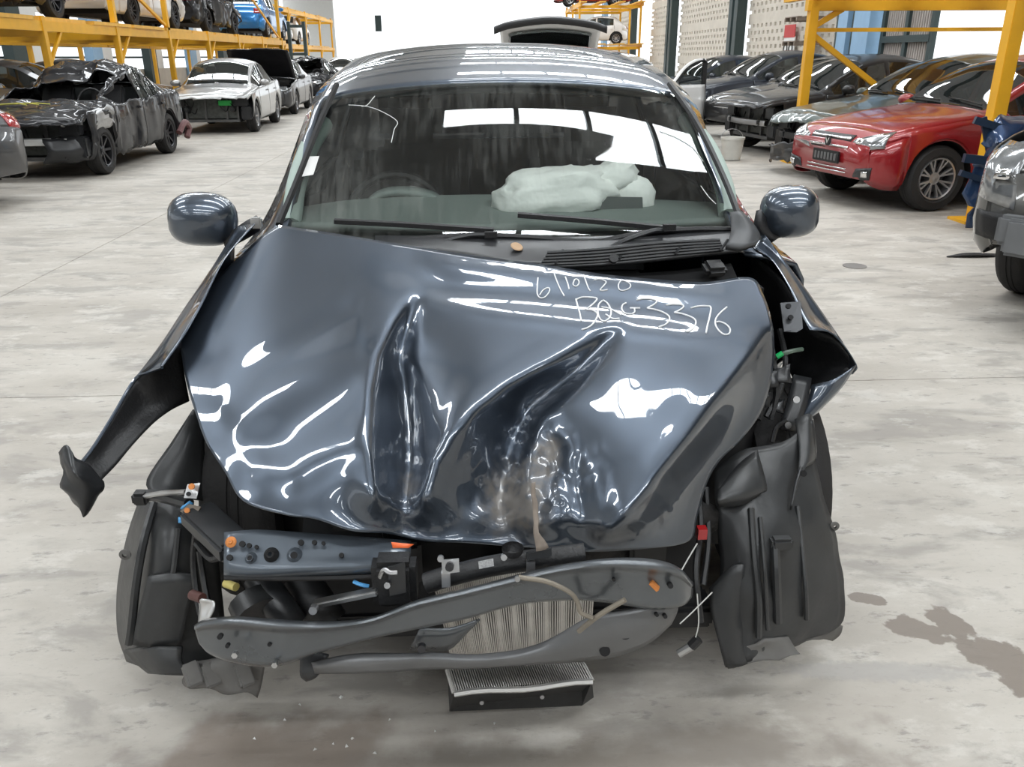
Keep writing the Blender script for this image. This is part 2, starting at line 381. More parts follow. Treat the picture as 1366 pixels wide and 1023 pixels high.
# ------------------------------------------------------------------ cars
def pchip(pts):
    xs = [p[0] for p in pts]; ys = [p[1] for p in pts]; n = len(xs)
    h = [xs[i+1]-xs[i] for i in range(n-1)]; d = [(ys[i+1]-ys[i])/h[i] for i in range(n-1)]
    m = [d[0]] + [0 if d[i-1]*d[i] <= 0 else 2*d[i-1]*d[i]/(d[i-1]+d[i]) for i in range(1, n-1)] + [d[-1]]
    def f(x):
        if x <= xs[0]: return ys[0]
        if x >= xs[-1]: return ys[-1]
        i = 0
        while x > xs[i+1]: i += 1
        t = (x-xs[i])/h[i]
        return ys[i]*(1+2*t)*(1-t)**2 + h[i]*m[i]*t*(1-t)**2 + ys[i+1]*t*t*(3-2*t) + h[i]*m[i+1]*t*t*(t-1)
    return f
SEDAN = dict(L=4.45, W=0.865, R=0.315, fo=0.86, wb=2.62, zs=0.21, tc=1.22, th=1.98, tr=3.02, tb=3.75, tB=2.32, tC=3.30,
    top=[(0,.72),(.12,.77),(.6,.87),(1.22,.96),(1.6,1.19),(1.98,1.385),(2.5,1.455),(3.02,1.40),(3.4,1.24),(3.75,1.07),(4.25,1.02),(4.45,.96)],
    belt=[(0,.69),(.5,.80),(1.22,.88),(2.4,.91),(3.75,.97),(4.45,.90)], rail=.66, hoodfrac=.78)
HATCH = dict(SEDAN, L=3.9, W=0.84, fo=0.8, wb=2.48, tc=1.12, th=1.80, tr=3.15, tb=3.62, tB=2.15, tC=3.05,
    top=[(0,.76),(.12,.81),(.55,.91),(1.12,1.0),(1.45,1.23),(1.80,1.41),(2.4,1.50),(3.15,1.44),(3.4,1.27),(3.62,1.08),(3.8,1.0),(3.9,.92)],
    belt=[(0,.71),(.5,.83),(1.12,.92),(2.2,.95),(3.6,1.0),(3.9,.92)])
SUV = dict(SEDAN, L=4.6, W=0.93, R=0.37, fo=0.9, wb=2.7, zs=0.36, tc=1.3, th=2.0, tr=3.8, tb=4.25, tB=2.4, tC=3.4,
    top=[(0,.98),(.10,1.06),(.5,1.13),(1.3,1.2),(1.65,1.45),(2.0,1.65),(2.6,1.73),(3.8,1.68),(4.05,1.45),(4.25,1.2),(4.5,1.12),(4.6,1.05)],
    belt=[(0,.92),(.5,1.02),(1.3,1.08),(2.4,1.12),(4.2,1.16),(4.6,1.05)], rail=.74)
NTOP = 7; NJ = 8+NTOP
def section(sp, t):
    L, W = sp['L'], sp['W']; zc = 0.5 if sp['R'] < .35 else .68
    s = min(t, L-t); r = 0.24; q = min(max(s/r, 0.02), 1); f = math.sqrt(1-(1-q)**2)
    wide = 0.35; q2 = min(s/0.9, 1)
    w_ = W*(0.82+0.18*f)*(0.93+0.07*math.sin(q2*math.pi/2))
    zt = zc+(sp['ftop'](t)-zc)*(.58+.42*f); b = zc+(sp['fbelt'](t)-zc)*(.55+.45*f)
    zt = max(zt, b+0.01)
    zb = zc+(sp['zs']-zc)*(.62+.38*f)
    R = sp['R']; Ra = R*1.15; arch = None
    for ta in (sp['fo'], sp['fo']+sp['wb']):
        if abs(t-ta) < Ra: arch = R+math.sqrt(max(0, Ra*Ra-(t-ta)**2))
    P = []
    zz = [zb, zb+.07, zb+.36*(b-zb), zb+.66*(b-zb), b-.045, b]
    xx = [.91, .975, 1.0, 1.0, .985, .955]
    if arch:
        zz[0] = max(zb, arch); xx[0] = .975
        for i in range(1, 5): zz[i] = max(zz[i], min(zz[0]+.012*i, b-.05+.008*i)); 
    for x, z in zip(xx, zz): P.append((w_*x, z))
    us = [1-(i+1)/NTOP for i in range(NTOP)]           # from just inside the rail to the centre line
    h6, h7 = sp.get('hx', (.80, .735)); cr = sp.get('crown', 1.0)
    hx = [h6, h7]+[h7*u for u in us]; hz = [.42, .60]+[1-.40*abs(u)**2.2 for u in us]
    hood = [(w_*x, b+(zt-b)*z) for x, z in zip(hx, hz)]
    tc, th, tr, tb = sp['tc'], sp['th'], sp['tr'], sp['tb']
    if tc < t < tb:
        if t < th: k = (t-tc)/(th-tc)
        elif t > tr: k = (tb-t)/(tb-tr)
        else: k = 1
        k = k**0.85
        rl = sp['rail']*W; dr = .075*k*cr
        cab = [(rl+.055*W+.02, zt-dr-.045), (rl, zt-dr)]+[(rl*u, zt-dr*abs(u)**2.4) for u in us]
        kk = min(1, k*1.0)
        te = tc if t < (tc+tb)/2 else tb
        dc = max(.012, sp['ftop'](te)-sp['fbelt'](te))
        hood = hood[:1]+[(hood[1][0], zt-.40*dc)]+[(hx[2+i]*w_, zt-.40*dc*abs(u)**2.2) for i, u in enumerate(us)]
        P += [(a[0]*(1-kk)+c[0]*kk, a[1]*(1-kk)+c[1]*kk) for a, c in zip(hood, cab)]
    else: P += hood
    for i in range(1, len(P)):
        if P[i][1] < P[i-1][1] and i <= 5: P[i] = (P[i][0], P[i-1][1]+.002)
    return P
WHEELS = {}
def wheel_meshes(R, style, nsp, mtl):
    key = (round(R, 3), style, nsp, mtl.name)
    if key in WHEELS: return WHEELS[key]
    wd = 0.2; r = R*0.66
    mb = MB(); mb.lathe([(r, -wd/2+.02), (r+.02, -wd/2), (R*.93, -wd/2+.005), (R*.985, -wd/2+.03), (R, -wd*.28), (R, -wd*.1), (R*.988, -wd*.09), (R*.988, -wd*.05), (R, -wd*.04), (R, wd*.04), (R*.988, wd*.05), (R*.988, wd*.09), (R, wd*.1), (R, wd*.28), (R*.985, wd/2-.03), (R*.93, wd/2-.005), (r+.02, wd/2), (r, wd/2-.02), (r, -wd/2+.02)], axis='X', n=40)
    t = mb.build('wheel', RUBBER, None, 40); tm = t.data; bpy.data.objects.remove(t)
    mb = MB(); mb.lathe([(r, -.09), (r, .075), (r*.96, .088), (r*.9, .08), (r*.88, .02), (r*.86, -.05)], axis='X', n=32)
    mb.lathe([(.0001, .05), (.035, .055), (.06, .045), (.065, .0), (.065, -.05)], axis='X', n=16)
    for k in range(nsp):
        a = 2*math.pi*k/nsp
        for off in ((-.06, .06) if style == 'twin' else (0,)):
            d = Vector((0, math.cos(a), math.sin(a))); p = Vector((0, -math.sin(a), math.cos(a)))
            wdt = .018 if style == 'twin' else r*.22 if style == 'thick' else .03
            mb.beam(d*.04+p*off*.35+Vector((.03, 0, 0)), d*r*.93+p*off*.8+Vector((.06, 0, 0)), wdt, .03, up=(1, 0, 0))
    for k in range(5):
        a = 2*math.pi*(k+.5)/5; mb.disc(Vector((.03, .045*math.cos(a), .045*math.sin(a))), (1, 0, 0), .007, .02, 6)
    t = mb.build('rim', mtl, None, 30); rm = t.data; bpy.data.objects.remove(t)
    mb = MB(); mb.lathe([(.0001, -.06), (r*.95, -.06), (r*.95, -.04)], axis='X', n=24); mb.lathe([(.0001, -.02), (r*.72, -.02), (r*.72, -.035)], axis='X', n=24)
    t = mb.build('brake_disc', DALLOY, None, 30); bmh = t.data; bpy.data.objects.remove(t)
    WHEELS[key] = (tm, rm, bmh); return WHEELS[key]
def crumple(amt, freq, where):
    def f(v):
        k = where(v)
        if k <= 0: return v
        n1 = noise.noise_vector(v*freq); n2 = noise.noise_vector(v*freq*2.7+Vector((5, 1, 3)))
        return v + (n1*0.7+n2*0.35)*amt*k
    return f
def car(name, label, group, loc, rz, base, pm, cat='car', lod=1, deform=None, glass=None, rim=('spoke', 5, None), cutf=None, cutf_z=0.72,
        hood_angle=0, no_hood=False, front='normal', plate=None, tail=True, hood_mat=None, omit=(), scale=1.0, roll=0.0, grille=True, wheels=(0, 1, 2, 3), hide_t=None, over=None, seat=True, lampkit=True):
    """base: profile dict; the nose points to local -Y.  front: 'normal' | 'bare' (bumper gone)"""
    sp = dict(base); sp.update(over or {}); sp['ftop'] = pchip(sp['top']); sp['fbelt'] = pchip(sp['belt'])
    L, W, R = sp['L'], sp['W'], sp['R']; glass = glass or BGLASS
    ta1, ta2 = sp['fo'], sp['fo']+sp['wb']; Ra = R*1.15
    tc, th, tr, tb, tB, tC = (sp[k] for k in ('tc', 'th', 'tr', 'tb', 'tB', 'tC'))
    d0, d1, d2 = tc+.02, tB+.04, min(tC+.12, ta2-.12)
    g = .006; gaps = []
    st = {0.0, .012, .035, .07, .11, .16, .22, .30, L, L-.012, L-.035, L-.07, L-.11, L-.16, L-.22, L-.30, tc, th, tr, tb}
    step = sp.get('step', .075 if lod else .12)
    k = .30
    while k < L-.3: st.add(round(k, 4)); k += step
    for ta in (ta1, ta2):
        for a in range(0, 181, 15 if lod else 30): st.add(round(ta+Ra*.9995*math.cos(math.radians(a)), 4))
    for t in (d0, d1, d2): st.update((t-g, t+g)); gaps.append(t)
    wf0, wf1, wr0, wr1 = tc+sp.get('wf0', .16), tB-.03, tB+.05, tC+(.06 if lod else 0)
    st.update((wf0, wf1, wr0, wr1))
    st = sorted(st); ss = [st[0]]
    for t in st[1:]:
        if t-ss[-1] > .0045: ss.append(t)
        elif t in (tc, th, tr, tb): ss[-1] = t
    st = ss
    root = empty(name, loc, rz); tag(root, label, cat, group); root.scale = (scale,)*3
    if roll: root.rotation_euler = (0, roll, rz)
    grid = []
    for t in st:
        h = section(sp, t); row = [Vector((x, t-L/2, z)) for x, z in h]
        full = row + [Vector((-v.x, v.y, v.z)) for v in reversed(row[:-1])]
        if deform: full = [deform(v) for v in full]
        grid.append(full)
    M = len(grid[0])                                   # 21 points across
    faces = {}
    allv = [v for r_ in grid for v in r_]; allf = []
    for i in range(len(st)-1):
        tm = (st[i]+st[i+1])/2; thin = any(abs(tm-q) < g for q in gaps)
        for j in range(M-1):
            jj = j if j < NJ-1 else M-2-j              # 0..9 half index
            side = 'l' if j < NJ-1 else 'r'            # +x is the car's left side when it faces -Y
            q = (i*M+j, (i+1)*M+j, (i+1)*M+j+1, i*M+j+1)
            zm = (allv[q[0]].z+allv[q[2]].z)/2
            part = 'body'
            if jj >= 7:
                if tc <= tm < th-.03: part = 'windshield'
                elif tr+.04 < tm < tb-.05: part = 'rear_window'
                elif .16 < tm < tc-.03: part = 'hood'
            elif jj == 5 or jj == 6:
                if jj == 5 and wf0 < tm < wf1: part = 'wf'+side
                elif jj == 5 and wr0 < tm < wr1: part = 'wr'+side
                elif jj >= 5 and .16 < tm < tc-.03: part = 'hood'
                elif jj == 6 and tc+.1 < tm < th-.2: part = 'body'
            else:
                inarch = any(abs(tm-ta) < Ra*1.0 for ta in (ta1, ta2))
                if thin: continue
                if d0 < tm < d1: part = 'df'+side
                elif d1 < tm < d2: part = 'dr'+side
                elif tm < .30 and jj < 4: part = 'front_bumper'
                elif tm > L-.30 and jj < 3: part = 'rear_bumper'
            if thin and jj < 5: continue
            if hide_t and tm < hide_t: continue
            if cutf and tm < cutf and zm < cutf_z: continue
            if part == 'hood' and no_hood: continue
            allf.append(q); faces.setdefault(part, []).append(q)
    if not hide_t and not cutf: faces.setdefault('front_bumper', []).append(tuple(range(M-1, -1, -1)))
    bb = (len(st)-1)*M; faces.setdefault('rear_bumper', []).append(tuple(bb+k for k in range(M)))
    allf2 = allf + [faces['rear_bumper'][-1]] + ([faces['front_bumper'][-1]] if 'front_bumper' in faces else [])
    bvh = BVHTree.FromPolygons(allv, allf2)
    names = {'wf': ('side_window', glass), 'wr': ('side_window', glass), 'df': ('door', pm), 'dr': ('door', pm)}
    parts = {}
    def emit_part(key, fs):
        if key in omit: return
        nm, m_ = names.get(key[:2], (key, pm)) if key not in ('windshield', 'rear_window') else (key, glass)
        if key == 'rear_window' and sp.get('rw_mat'): m_ = sp['rw_mat']
        if key == 'hood' and hood_mat: m_ = hood_mat
        if nm == 'front_bumper' and sp.get('bump_mat'): m_ = sp['bump_mat']
        used = sorted({i for f in fs for i in f}); mp = {a: b for b, a in enumerate(used)}
        vs = [allv[i] for i in used]
        if key == 'hood' and hood_angle:
            py, pz = tc-L/2, sp['ftop'](tc); Rm = Matrix.Rotation(-hood_angle, 3, 'X'); pv = Vector((0, py, pz))
            vs = [Rm @ (v-pv)+pv for v in vs]
        me = bpy.data.meshes.new(nm); me.from_pydata([tuple(v) for v in vs], [], [tuple(mp[i] for i in f) for f in fs])
        me.materials.append(m_); smooth_mesh(me, 40)
        o = link_mesh(nm, me, None, root)
        if nm in ('hood', 'body', 'door', 'front_bumper', 'rear_bumper') and lod:
            md = o.modifiers.new('thickness', 'SOLIDIFY'); md.thickness = .012 if nm != 'hood' else .02; md.offset = -1
        parts[key] = o
    for k_, fs in faces.items(): emit_part(k_, fs)
    # underside, wheel wells and a dark floor pan, near-black in place of inner shade
    mb = MB(); zt0 = sp['belt'][2][1]-.25
    y0, y1 = (max(.35, (cutf or 0)+.08) if not hide_t else hide_t+.5)-L/2, L/2-.25
    mb.box((0, (y0+y1)/2, sp['zs']+.09), (2*(W-.32), y1-y0, .16))
    f0 = max(.3, (cutf or 0)+.08)
    if not hide_t: mb.box((0, (tc+f0)/2-L/2, (sp['zs']+zt0)/2), (2*(W-.30), tc-f0, zt0-sp['zs']-.05))
    mb.box((0, L/2-.65, (sp['zs']+zt0)/2+.05), (2*(W-.32), .7, zt0-sp['zs']))
    for x in (-1, 1):
        mb.box((x*(W-.2), (d0+d2)/2-L/2, sp['zs']+.1), (.2, d2-d0-.1, .12))
        for ta in (ta1, ta2):
            if hide_t and ta < hide_t: continue
            vs = []; fs = []
            for k2 in range(13):
                a = math.pi*k2/12
                for xx in (W-.03, W-.30): vs.append((x*xx, ta-L/2+Ra*1.0*math.cos(a), R+Ra*1.0*math.sin(a)))
            for k2 in range(12): fs.append((2*k2, 2*k2+1, 2*k2+3, 2*k2+2))
            mb.add(vs, fs)
    mb.build('underbody', DEEP, root, 30)
    # wheels
    st_, nsp, rmat = rim; rmat = rmat or ALLOY
    tmh, rmh, bmh = wheel_meshes(R, st_, nsp, rmat)
    k2 = 0
    for ta in (ta1, ta2):
        for x in (1, -1):
            if k2 in wheels:
                wo = link_mesh('wheel', tmh, None, root); wo.location = (x*(W-.125), ta-L/2, R)
                if x < 0: wo.rotation_euler = (0, 0, math.pi)
                link_mesh('rim', rmh, None, wo)
                if lod: link_mesh('brake_disc', bmh, None, wo)
            k2 += 1
    def hit(o, d):
        h = bvh.ray_cast(Vector(o), Vector(d).normalized()); return h
    def patch(nm, cs, d, mtl, off=.006, nx=8, ny=5, parent=None, axis='F', th=.012):
        """quad patch wrapped on the body; cs four (u,z) corners"""
        vs = []
        d = Vector(d).normalized()
        for a in range(nx+1):
            for b in range(ny+1):
                u, v = a/nx, b/ny
                p = (Vector(cs[0])*(1-u)+Vector(cs[1])*u)*(1-v)+(Vector(cs[3])*(1-u)+Vector(cs[2])*u)*v
                o = Vector((p.x, -L/2, p.y)) if axis == 'F' else Vector((p.x, L/2, p.y)) if axis == 'R' else Vector((math.copysign(W, -d.x), p.x-L/2, p.y))
                h = hit(o-d*2.0, d)
                if h[0] is None: return None
                vs.append(h[0]-d*off)
        fs = [(a*(ny+1)+b, (a+1)*(ny+1)+b, (a+1)*(ny+1)+b+1, a*(ny+1)+b+1) for a in range(nx) for b in range(ny)]
        o = MB().add(vs, fs).build(nm, mtl, parent or root, 40)
        md = o.modifiers.new('thickness', 'SOLIDIFY'); md.thickness = th; md.offset = 0
        return o
    root['_L'] = L
    zb = sp['fbelt'](0.1)
    if front == 'normal' and lampkit and not hide_t:
        hl = sp.get('hl', [(.40, zb-.13), (.76, zb-.07), (.77, zb+.05), (.43, zb-.015)])
        for x in (1, -1):
            c_ = [(x*a, b) for a, b in hl]
            o = patch('headlight', c_, (-.35*x, 1, -.1), LAMP, off=.004)
            if o and lod: 
                c2 = [(x*(hl[0][0]*.7+hl[2][0]*.3)-.03*x, (hl[0][1]+hl[2][1])/2-.025), (x*(hl[0][0]*.7+hl[2][0]*.3)+.05*x, (hl[0][1]+hl[2][1])/2-.025), (x*(hl[0][0]*.7+hl[2][0]*.3)+.05*x, (hl[0][1]+hl[2][1])/2+.03), (x*(hl[0][0]*.7+hl[2][0]*.3)-.03*x, (hl[0][1]+hl[2][1])/2+.03)]
                patch('lamp_reflector', c2, (-.35*x, 1, -.1), CHROME, off=.014, nx=3, ny=3)
        if grille:
            gr = sp.get('gr', [(-.34, zb-.16), (.34, zb-.16), (.38, zb-.035), (-.38, zb-.035)])
            o = patch('grille', gr, (0, 1, 0), BLACK, off=.004, nx=6, ny=3)
            for q in (0.0, .5, 1.0):
                zz = gr[0][1]*(1-q)+gr[3][1]*q
                patch('grille_bar', [(gr[0][0], zz-.008), (gr[1][0], zz-.008), (gr[1][0], zz+.008), (gr[0][0], zz+.008)], (0, 1, 0), CHROME, off=.012, nx=8, ny=1)
            patch('lower_grille', [(-.38, .27), (.38, .27), (.40, .38), (-.40, .38)], (0, 1, 0), BLACK, off=.004, nx=6, ny=3)
    if tail and lod:
        for x in (1, -1):
            patch('tail_lamp', [(x*.5, zb+.04), (x*.74, zb+.04), (x*.74, zb+.2), (x*.52, zb+.2)], (-.3*x, -1, 0), TAIL, off=.004, axis='R', nx=5, ny=4)
    if lod and not hide_t:
        for x in (1, -1):
            for t in (d1-.2, d2-.2):
                patch('door_handle', [(t, .78), (t+.15, .78), (t+.15, .81), (t, .81)], (-x, 0, 0), pm, off=.02, nx=3, ny=1, axis='S')
    # mirrors
    for x in (1, -1):
        if ('mirror%+d' % x) in omit: continue
        mb = MB(); mb.lathe([(.001, -.075), (.05, -.07), (.085, -.035), (.095, .01), (.088, .04), (.001, .045)], c=(0, 0, 0), axis='Y', n=14)
        mo = mb.build('mirror', pm, root, 40); zz = sp['fbelt'](tc+.3)+.07
        mo.location = (x*(W+.06), tc+.32-L/2, zz); mo.scale = (1.15, 1, .72)
        MB().beam((0, .0, -.03), (-x*.12, .03, -.09), .05, .03).build('mirror_arm', BLACK, mo, 30)
    if seat and lod:
        for x in (-.36, .36):
            mb = MB(); mb.box((x, tB-.25-L/2, .5), (.48, .5, .2)); mb.beam((x, tB-L/2-.02, .55), (x, tB-L/2+.16, 1.08), .46, .12, up=(0, -1, .2)); mb.box((x, tB+.19-L/2, 1.2), (.24, .09, .16))
            mb.build('seat', SEATM, root, 30, bevel=.03)
        mb = MB(); mb.box((0, tC-.35-L/2, .52), (1.2, .5, .2)); mb.beam((0, tC-.12-L/2, .6), (0, tC+.1-L/2, 1.02), 1.2, .12, up=(0, -1, .2)); mb.build('rear_seat', SEATM, root, 30, bevel=.03)
        mb = MB(); mb.box((0, tc+.28-L/2, .83), (1.3, .45, .16)); mb.build('dashboard', BLACK, root, 30, bevel=.05)
        mb = MB(); mb.tube([Vector((.36, tc+.56-L/2, .88))+Vector((.18*math.cos(a*math.pi/8), .18*math.sin(a*math.pi/8)*.35, .18*math.sin(a*math.pi/8))) for a in range(17)], .015, 6, False); mb.build('steering_wheel', BLACK, root, 40)
        for x in (1, -1):
            for (u, v2) in ((-.5, -.02), (.1, .02)):
                pass
    if lod and 'windshield' in parts and 'windshield' not in omit:
        for x0, x1 in ((.55, .02), (-.05, -.5)):
            pts = []
            for q in np.linspace(0, 1, 6):
                h = hit((x0*(1-q)+x1*q, tc+.06+.05*q-L/2, 3), (0, 0, -1))
                if h[0] is not None: pts.append(h[0]+Vector((0, -.01, .015)))
            if len(pts) > 1: MB().tube(pts, .009, 5).build('wiper', BLACK, root, 40)
    if front == 'bare':
        yn = (cutf or .5)-L/2
        mb = MB(); mb.box((0, yn+.02, .50), (1.05, .06, .40)); mb.build('radiator', mat('radiator_dark', (.075, .08, .075), .4, .5, var=.7, scale=16), root, 20)
        mb = MB(); mb.beam((-.55, yn-.03, .72), (.55, yn-.03, .70), .08, .05); 
        for x in (-.5, -.12, .3, .52): mb.beam((x, yn-.02, .25), (x+.02, yn-.02, .72), .05, .04)
        mb.beam((-.55, yn-.02, .26), (.55, yn-.02, .25), .08, .05); mb.build('radiator_support', mat('dull_support_steel', (.10, .10, .10), .4, .5, var=.5, scale=12), root, 20)
        bm_ = sp.get('beam_mat', BLACK)
        if not sp.get('no_beam'): sheet('bumper_beam', [[Vector((x, yn-.22+.1*abs(x)**1.5*1.4+dy, z)) for x in (-.6, -.35, 0, .35, .6)] for dy, z in ((.05, .52), (0, .51), (0, .44), (.05, .43))], bm_, root, .006, 4, 2)
        for x in (1, -1):
            mb = MB(); mb.box((x*.62, yn-.02, .62), (.26, .16, .17)); mb.box((x*.70, yn-.0, .40), (.2, .2, .26)); mb.beam((x*.45, yn+.05, .48), (x*.45, yn-.2, .48), .09, .1)
            mb.build('front_rail', SATIN, root, 30, bevel=.02)
        for k3 in range(5):
            a = Vector((random.uniform(-.6, .6), yn-.04, random.uniform(.55, .72)))
            MB().tube(catmull([a, a+Vector((.06, -.06, -.12)), a+Vector((.15, -.03, -.2)), a+Vector((.2, .02, -.1))], 4), .01, 5).build('loose_wire', BLACK, root, 40)
    return root, parts, patch, bvh, sp

def front_zone(L, t0, t1):          # strong at the nose, fading to t1
    return lambda v: max(0., min(1., (t1-(v.y+L/2))/(t1-t0)))
# ------------------------------------------------------------------ storage racks
def plank_mesh(l, w_, t):
    o = MB().box((0, 0, 0), (w_, l, t)).build('plank', YPLANK, None, smooth=0); me = o.data; bpy.data.objects.remove(o); return me
PL = plank_mesh(1.75, 0.30, 0.06)
def rack(name, label, x0, x1, ys, decks, front, top, group=None, braces=True, hmin=0.0):
    """posts at each y on both faces; decks = heights of the loading levels; front = x of the aisle face"""
    root = empty(name, (front, ys[0], 0)); tag(root, label, 'storage rack', group)
    off = Vector(root.location)
    for xx in (x0, x1):
        for y in ys:
            MB().box(Vector((xx, y, top/2))-off, (.10, .11, top)).build('post', YELLOW, root, smooth=0)
            MB().box(Vector((xx, y, .012))-off, (.26, .26, .024)).build('foot_plate', YELLOW, root, smooth=0)
    for z in decks:
        for xx in (x0, x1):
            MB().beam(Vector((xx, ys[0]-.6, z-.13))-off, Vector((xx, ys[-1]+.6, z-.13))-off, .07, .16).build('side_beam', YELLOW, root, smooth=0)
        for y in ys:
            MB().beam(Vector((x0, y, z-.22))-off, Vector((x1, y, z-.22))-off, .08, .14).build('cross_beam', YELLOW, root, smooth=0)
        n = int((ys[-1]-ys[0]+1.0)/1.95)
        for r_ in np.linspace(min(x0, x1)+.1, max(x0, x1)-.1, 4):
            for k in range(n):
                p = link_mesh('plank', PL, None, root); p.location = Vector((r_+random.uniform(-.04, .04), ys[0]-.2+k*1.95+random.uniform(-.06, .06), z-.02))-off
    if braces:
        for y in ys:
            for z in decks:
                s_ = 1 if x1 > x0 else -1
                MB().beam(Vector((front, y, z-.75))-off, Vector((front, y+.62, z-.2))-off, .05, .05).build('brace', YELLOW, root, smooth=0)
    return root, off
LY = [11.85+2.95*k for k in range(8)]
rk, off = rack('vehicle_rack', 'yellow two level steel rack with planked deck along the left wall', -7.0, -11.6, LY, [2.08], -7.0, 2.1)
for y in (17.75, 20.7):
    MB().box(Vector((-7.0, y, 3.2))-off, (.10, .11, 2.3)).build('upper_post', YELLOW, rk, smooth=0)
MB().beam(Vector((-7.0, 17.8, 3.1))-off, Vector((-7.0, 20.6, 2.15))-off, .05, .06).build('brace', YELLOW, rk, smooth=0)
for y in LY[:-1]: MB().beam(Vector((-9.6, y, 1.75))-off, Vector((-9.6, y+2.9, 1.75))-off, .05, .06).build('tie_bar', YELLOW, rk, smooth=0)
LY2 = [37.0+4.4*k for k in range(6)]
rk2, off2 = rack('vehicle_rack', 'taller yellow rack with upper plank deck beyond the blue hatchback', -9.4, -13.2, LY2, [2.08, 3.75], -9.4, 3.8)
MB().beam(Vector((-7.05, 28.4, 3.4))-off, Vector((-7.05, 32.4, 2.1))-off, .05, .06).build('brace', YELLOW, rk, smooth=0)
MB().box(Vector((-7.05, 32.5, 1.9))-off, (.1, .11, 3.8)).build('post', YELLOW, rk, smooth=0)
MB().beam(Vector((-7.05, 28.5, 3.9))-off, Vector((-7.05, 33, 3.9))-off, .1, .14).build('side_beam', YELLOW, rk, smooth=0)
# right rack over the parked saloons
RY = [7.5, 12.12]
rr_ = empty('vehicle_rack', (4.6, 7.5, 0)); tag(rr_, 'yellow steel rack with diagonal braces standing over the parked red saloon', 'storage rack'); off3 = Vector(rr_.location)
def rb(nm, a, b, w_, h): return MB().beam(Vector(a)-off3, Vector(b)-off3, w_, h).build(nm, YELLOW, rr_, smooth=0)
for y in RY:
    MB().box(Vector((4.6, y, 1.2))-off3, (.12, .13, 2.4)).build('post', YELLOW, rr_, smooth=0, bevel=.006)
    o = MB().box(Vector((4.6, y, .012))-off3, (.36, .30, .024)).build('foot_plate', YELLOW, rr_, smooth=0)
    for sx in (-.12, .12): MB().disc(Vector((4.6+sx, y-.1, .024))-off3, (0, 0, 1), .014, .02, 8).build('bolt', STEEL, rr_, 30)
    MB().box(Vector((8.9, y, 1.2))-off3, (.12, .13, 2.4)).build('post', YELLOW, rr_, smooth=0)
    rb('cross_beam', (4.5, y, 2.10), (9.0, y, 2.10), .12, .20); 
rb('tie_bar', (4.6, 12.12, 1.76), (8.9, 12.12, 1.76), .05, .05)
rb('brace', (4.62, 12.12, 1.70), (6.1, 12.12, .72), .07, .07); rb('brace', (4.62, 12.12, 1.80), (5.0, 12.12, 2.02), .07, .07)
rb('brace', (8.85, 12.12, 1.70), (7.4, 12.12, .72), .07, .07)
for xx in (4.6, 8.9): rb('side_beam', (xx, 6.5, 2.24), (xx, 13.2, 2.24), .1, .16)
for r_ in np.linspace(4.9, 8.6, 5):
    for k in range(4):
        p = link_mesh('plank', PL, None, rr_); p.location = Vector((r_, 6.9+k*1.95, 2.35))-off3
# far right rack with white hatch and red car
rack('vehicle_rack', 'yellow rack at the far end carrying the white hatchback', 5.6, 8.9, [48.2, 51.6, 55.0], [2.05, 4.1], 5.6, 4.2)

# ------------------------------------------------------------------ the other cars
P_RED = paint('red_paint', (.27, .006, .010), .15, .3, .03, .8)
P_SIL = paint('silver_paint', (.33, .33, .325), .6, .3, .04)
P_DGR = paint('dark_grey_paint', (.055, .055, .058), .5, .34, .05, .7)
P_GRY = paint('dusty_grey_paint', (.13, .12, .12), .4, .4, .25)
P_BLK = paint('black_paint', (.009, .009, .011), .0, .6, .015, .6, .15)
P_BLK2 = paint('dusty_black_paint', (.010, .010, .012), .0, .55, .03, .6, .2)
P_NAV = paint('navy_paint', (.012, .016, .026), .0, .5, .03, .6, .2)
P_WHT = paint('white_paint', (.80, .80, .79), .0, .35, .03)
P_CRM = paint('pale_cream_paint', (.62, .59, .55), .2, .35, .03)
P_BLU = paint('bright_blue_paint', (.02, .20, .52), .4, .28, .02)
P_GRN = paint('faded_green_paint', (.04, .06, .052), .3, .35, .08, .7)
P_SUV = paint('bronze_grey_paint', (.085, .083, .078), .55, .3, .05)
LFT = 'wrecks in single file beside the left rack'; RGT = 'saloons angle parked by the right wall'
DECKG = 'cars on the upper deck of the left rack'; UNDER = 'cars stored under the left rack'
Ls = SEDAN['L']
# 1 grey car whose rear corner enters at the left
car('sedan', 'plain dark grey saloon showing its rear bumper beside the rolled wreck', LFT, (-7.25, 9.15, 0), math.radians(-97), SEDAN, P_DGR)
# 2 rolled dark wreck
def roll_def(v):
    t = v.y+Ls/2
    k = max(0, min(1, (v.z-.85)/.45)); a = math.exp(-((t-1.95)/.55)**2)
    v = v+Vector((0.10*k*a, .12*k*a, -.20*k*a*(1.0 if v.x < .2 else .35)))
    c = .35+.65*(1 if v.z > .9 else 0)+(.5 if v.x > .4 and t < 2.2 else 0)
    n1 = noise.noise_vector(v*3.1); n2 = noise.noise_vector(v*8.0); n3 = noise.noise_vector(v*19)
    return v+(n1*.055+n2*.045+n3*.022)*min(1, c)*(.4 if t > 3.2 else 1)
o = car('wrecked_sedan', 'rolled black saloon with crushed roof and torn off front bumper', LFT, (-5.82, 12.98, 0), math.radians(1), SEDAN, P_BLK, deform=roll_def, front='bare', cutf=.42, cutf_z=.70, rim=('spoke', 7, DALLOY), glass=CGLASS, omit=('windshield', 'mirror+1', 'wfl'), over=dict(beam_mat=mat('white_beam', (.7, .7, .68), .3, .4)))
rt = o[0]
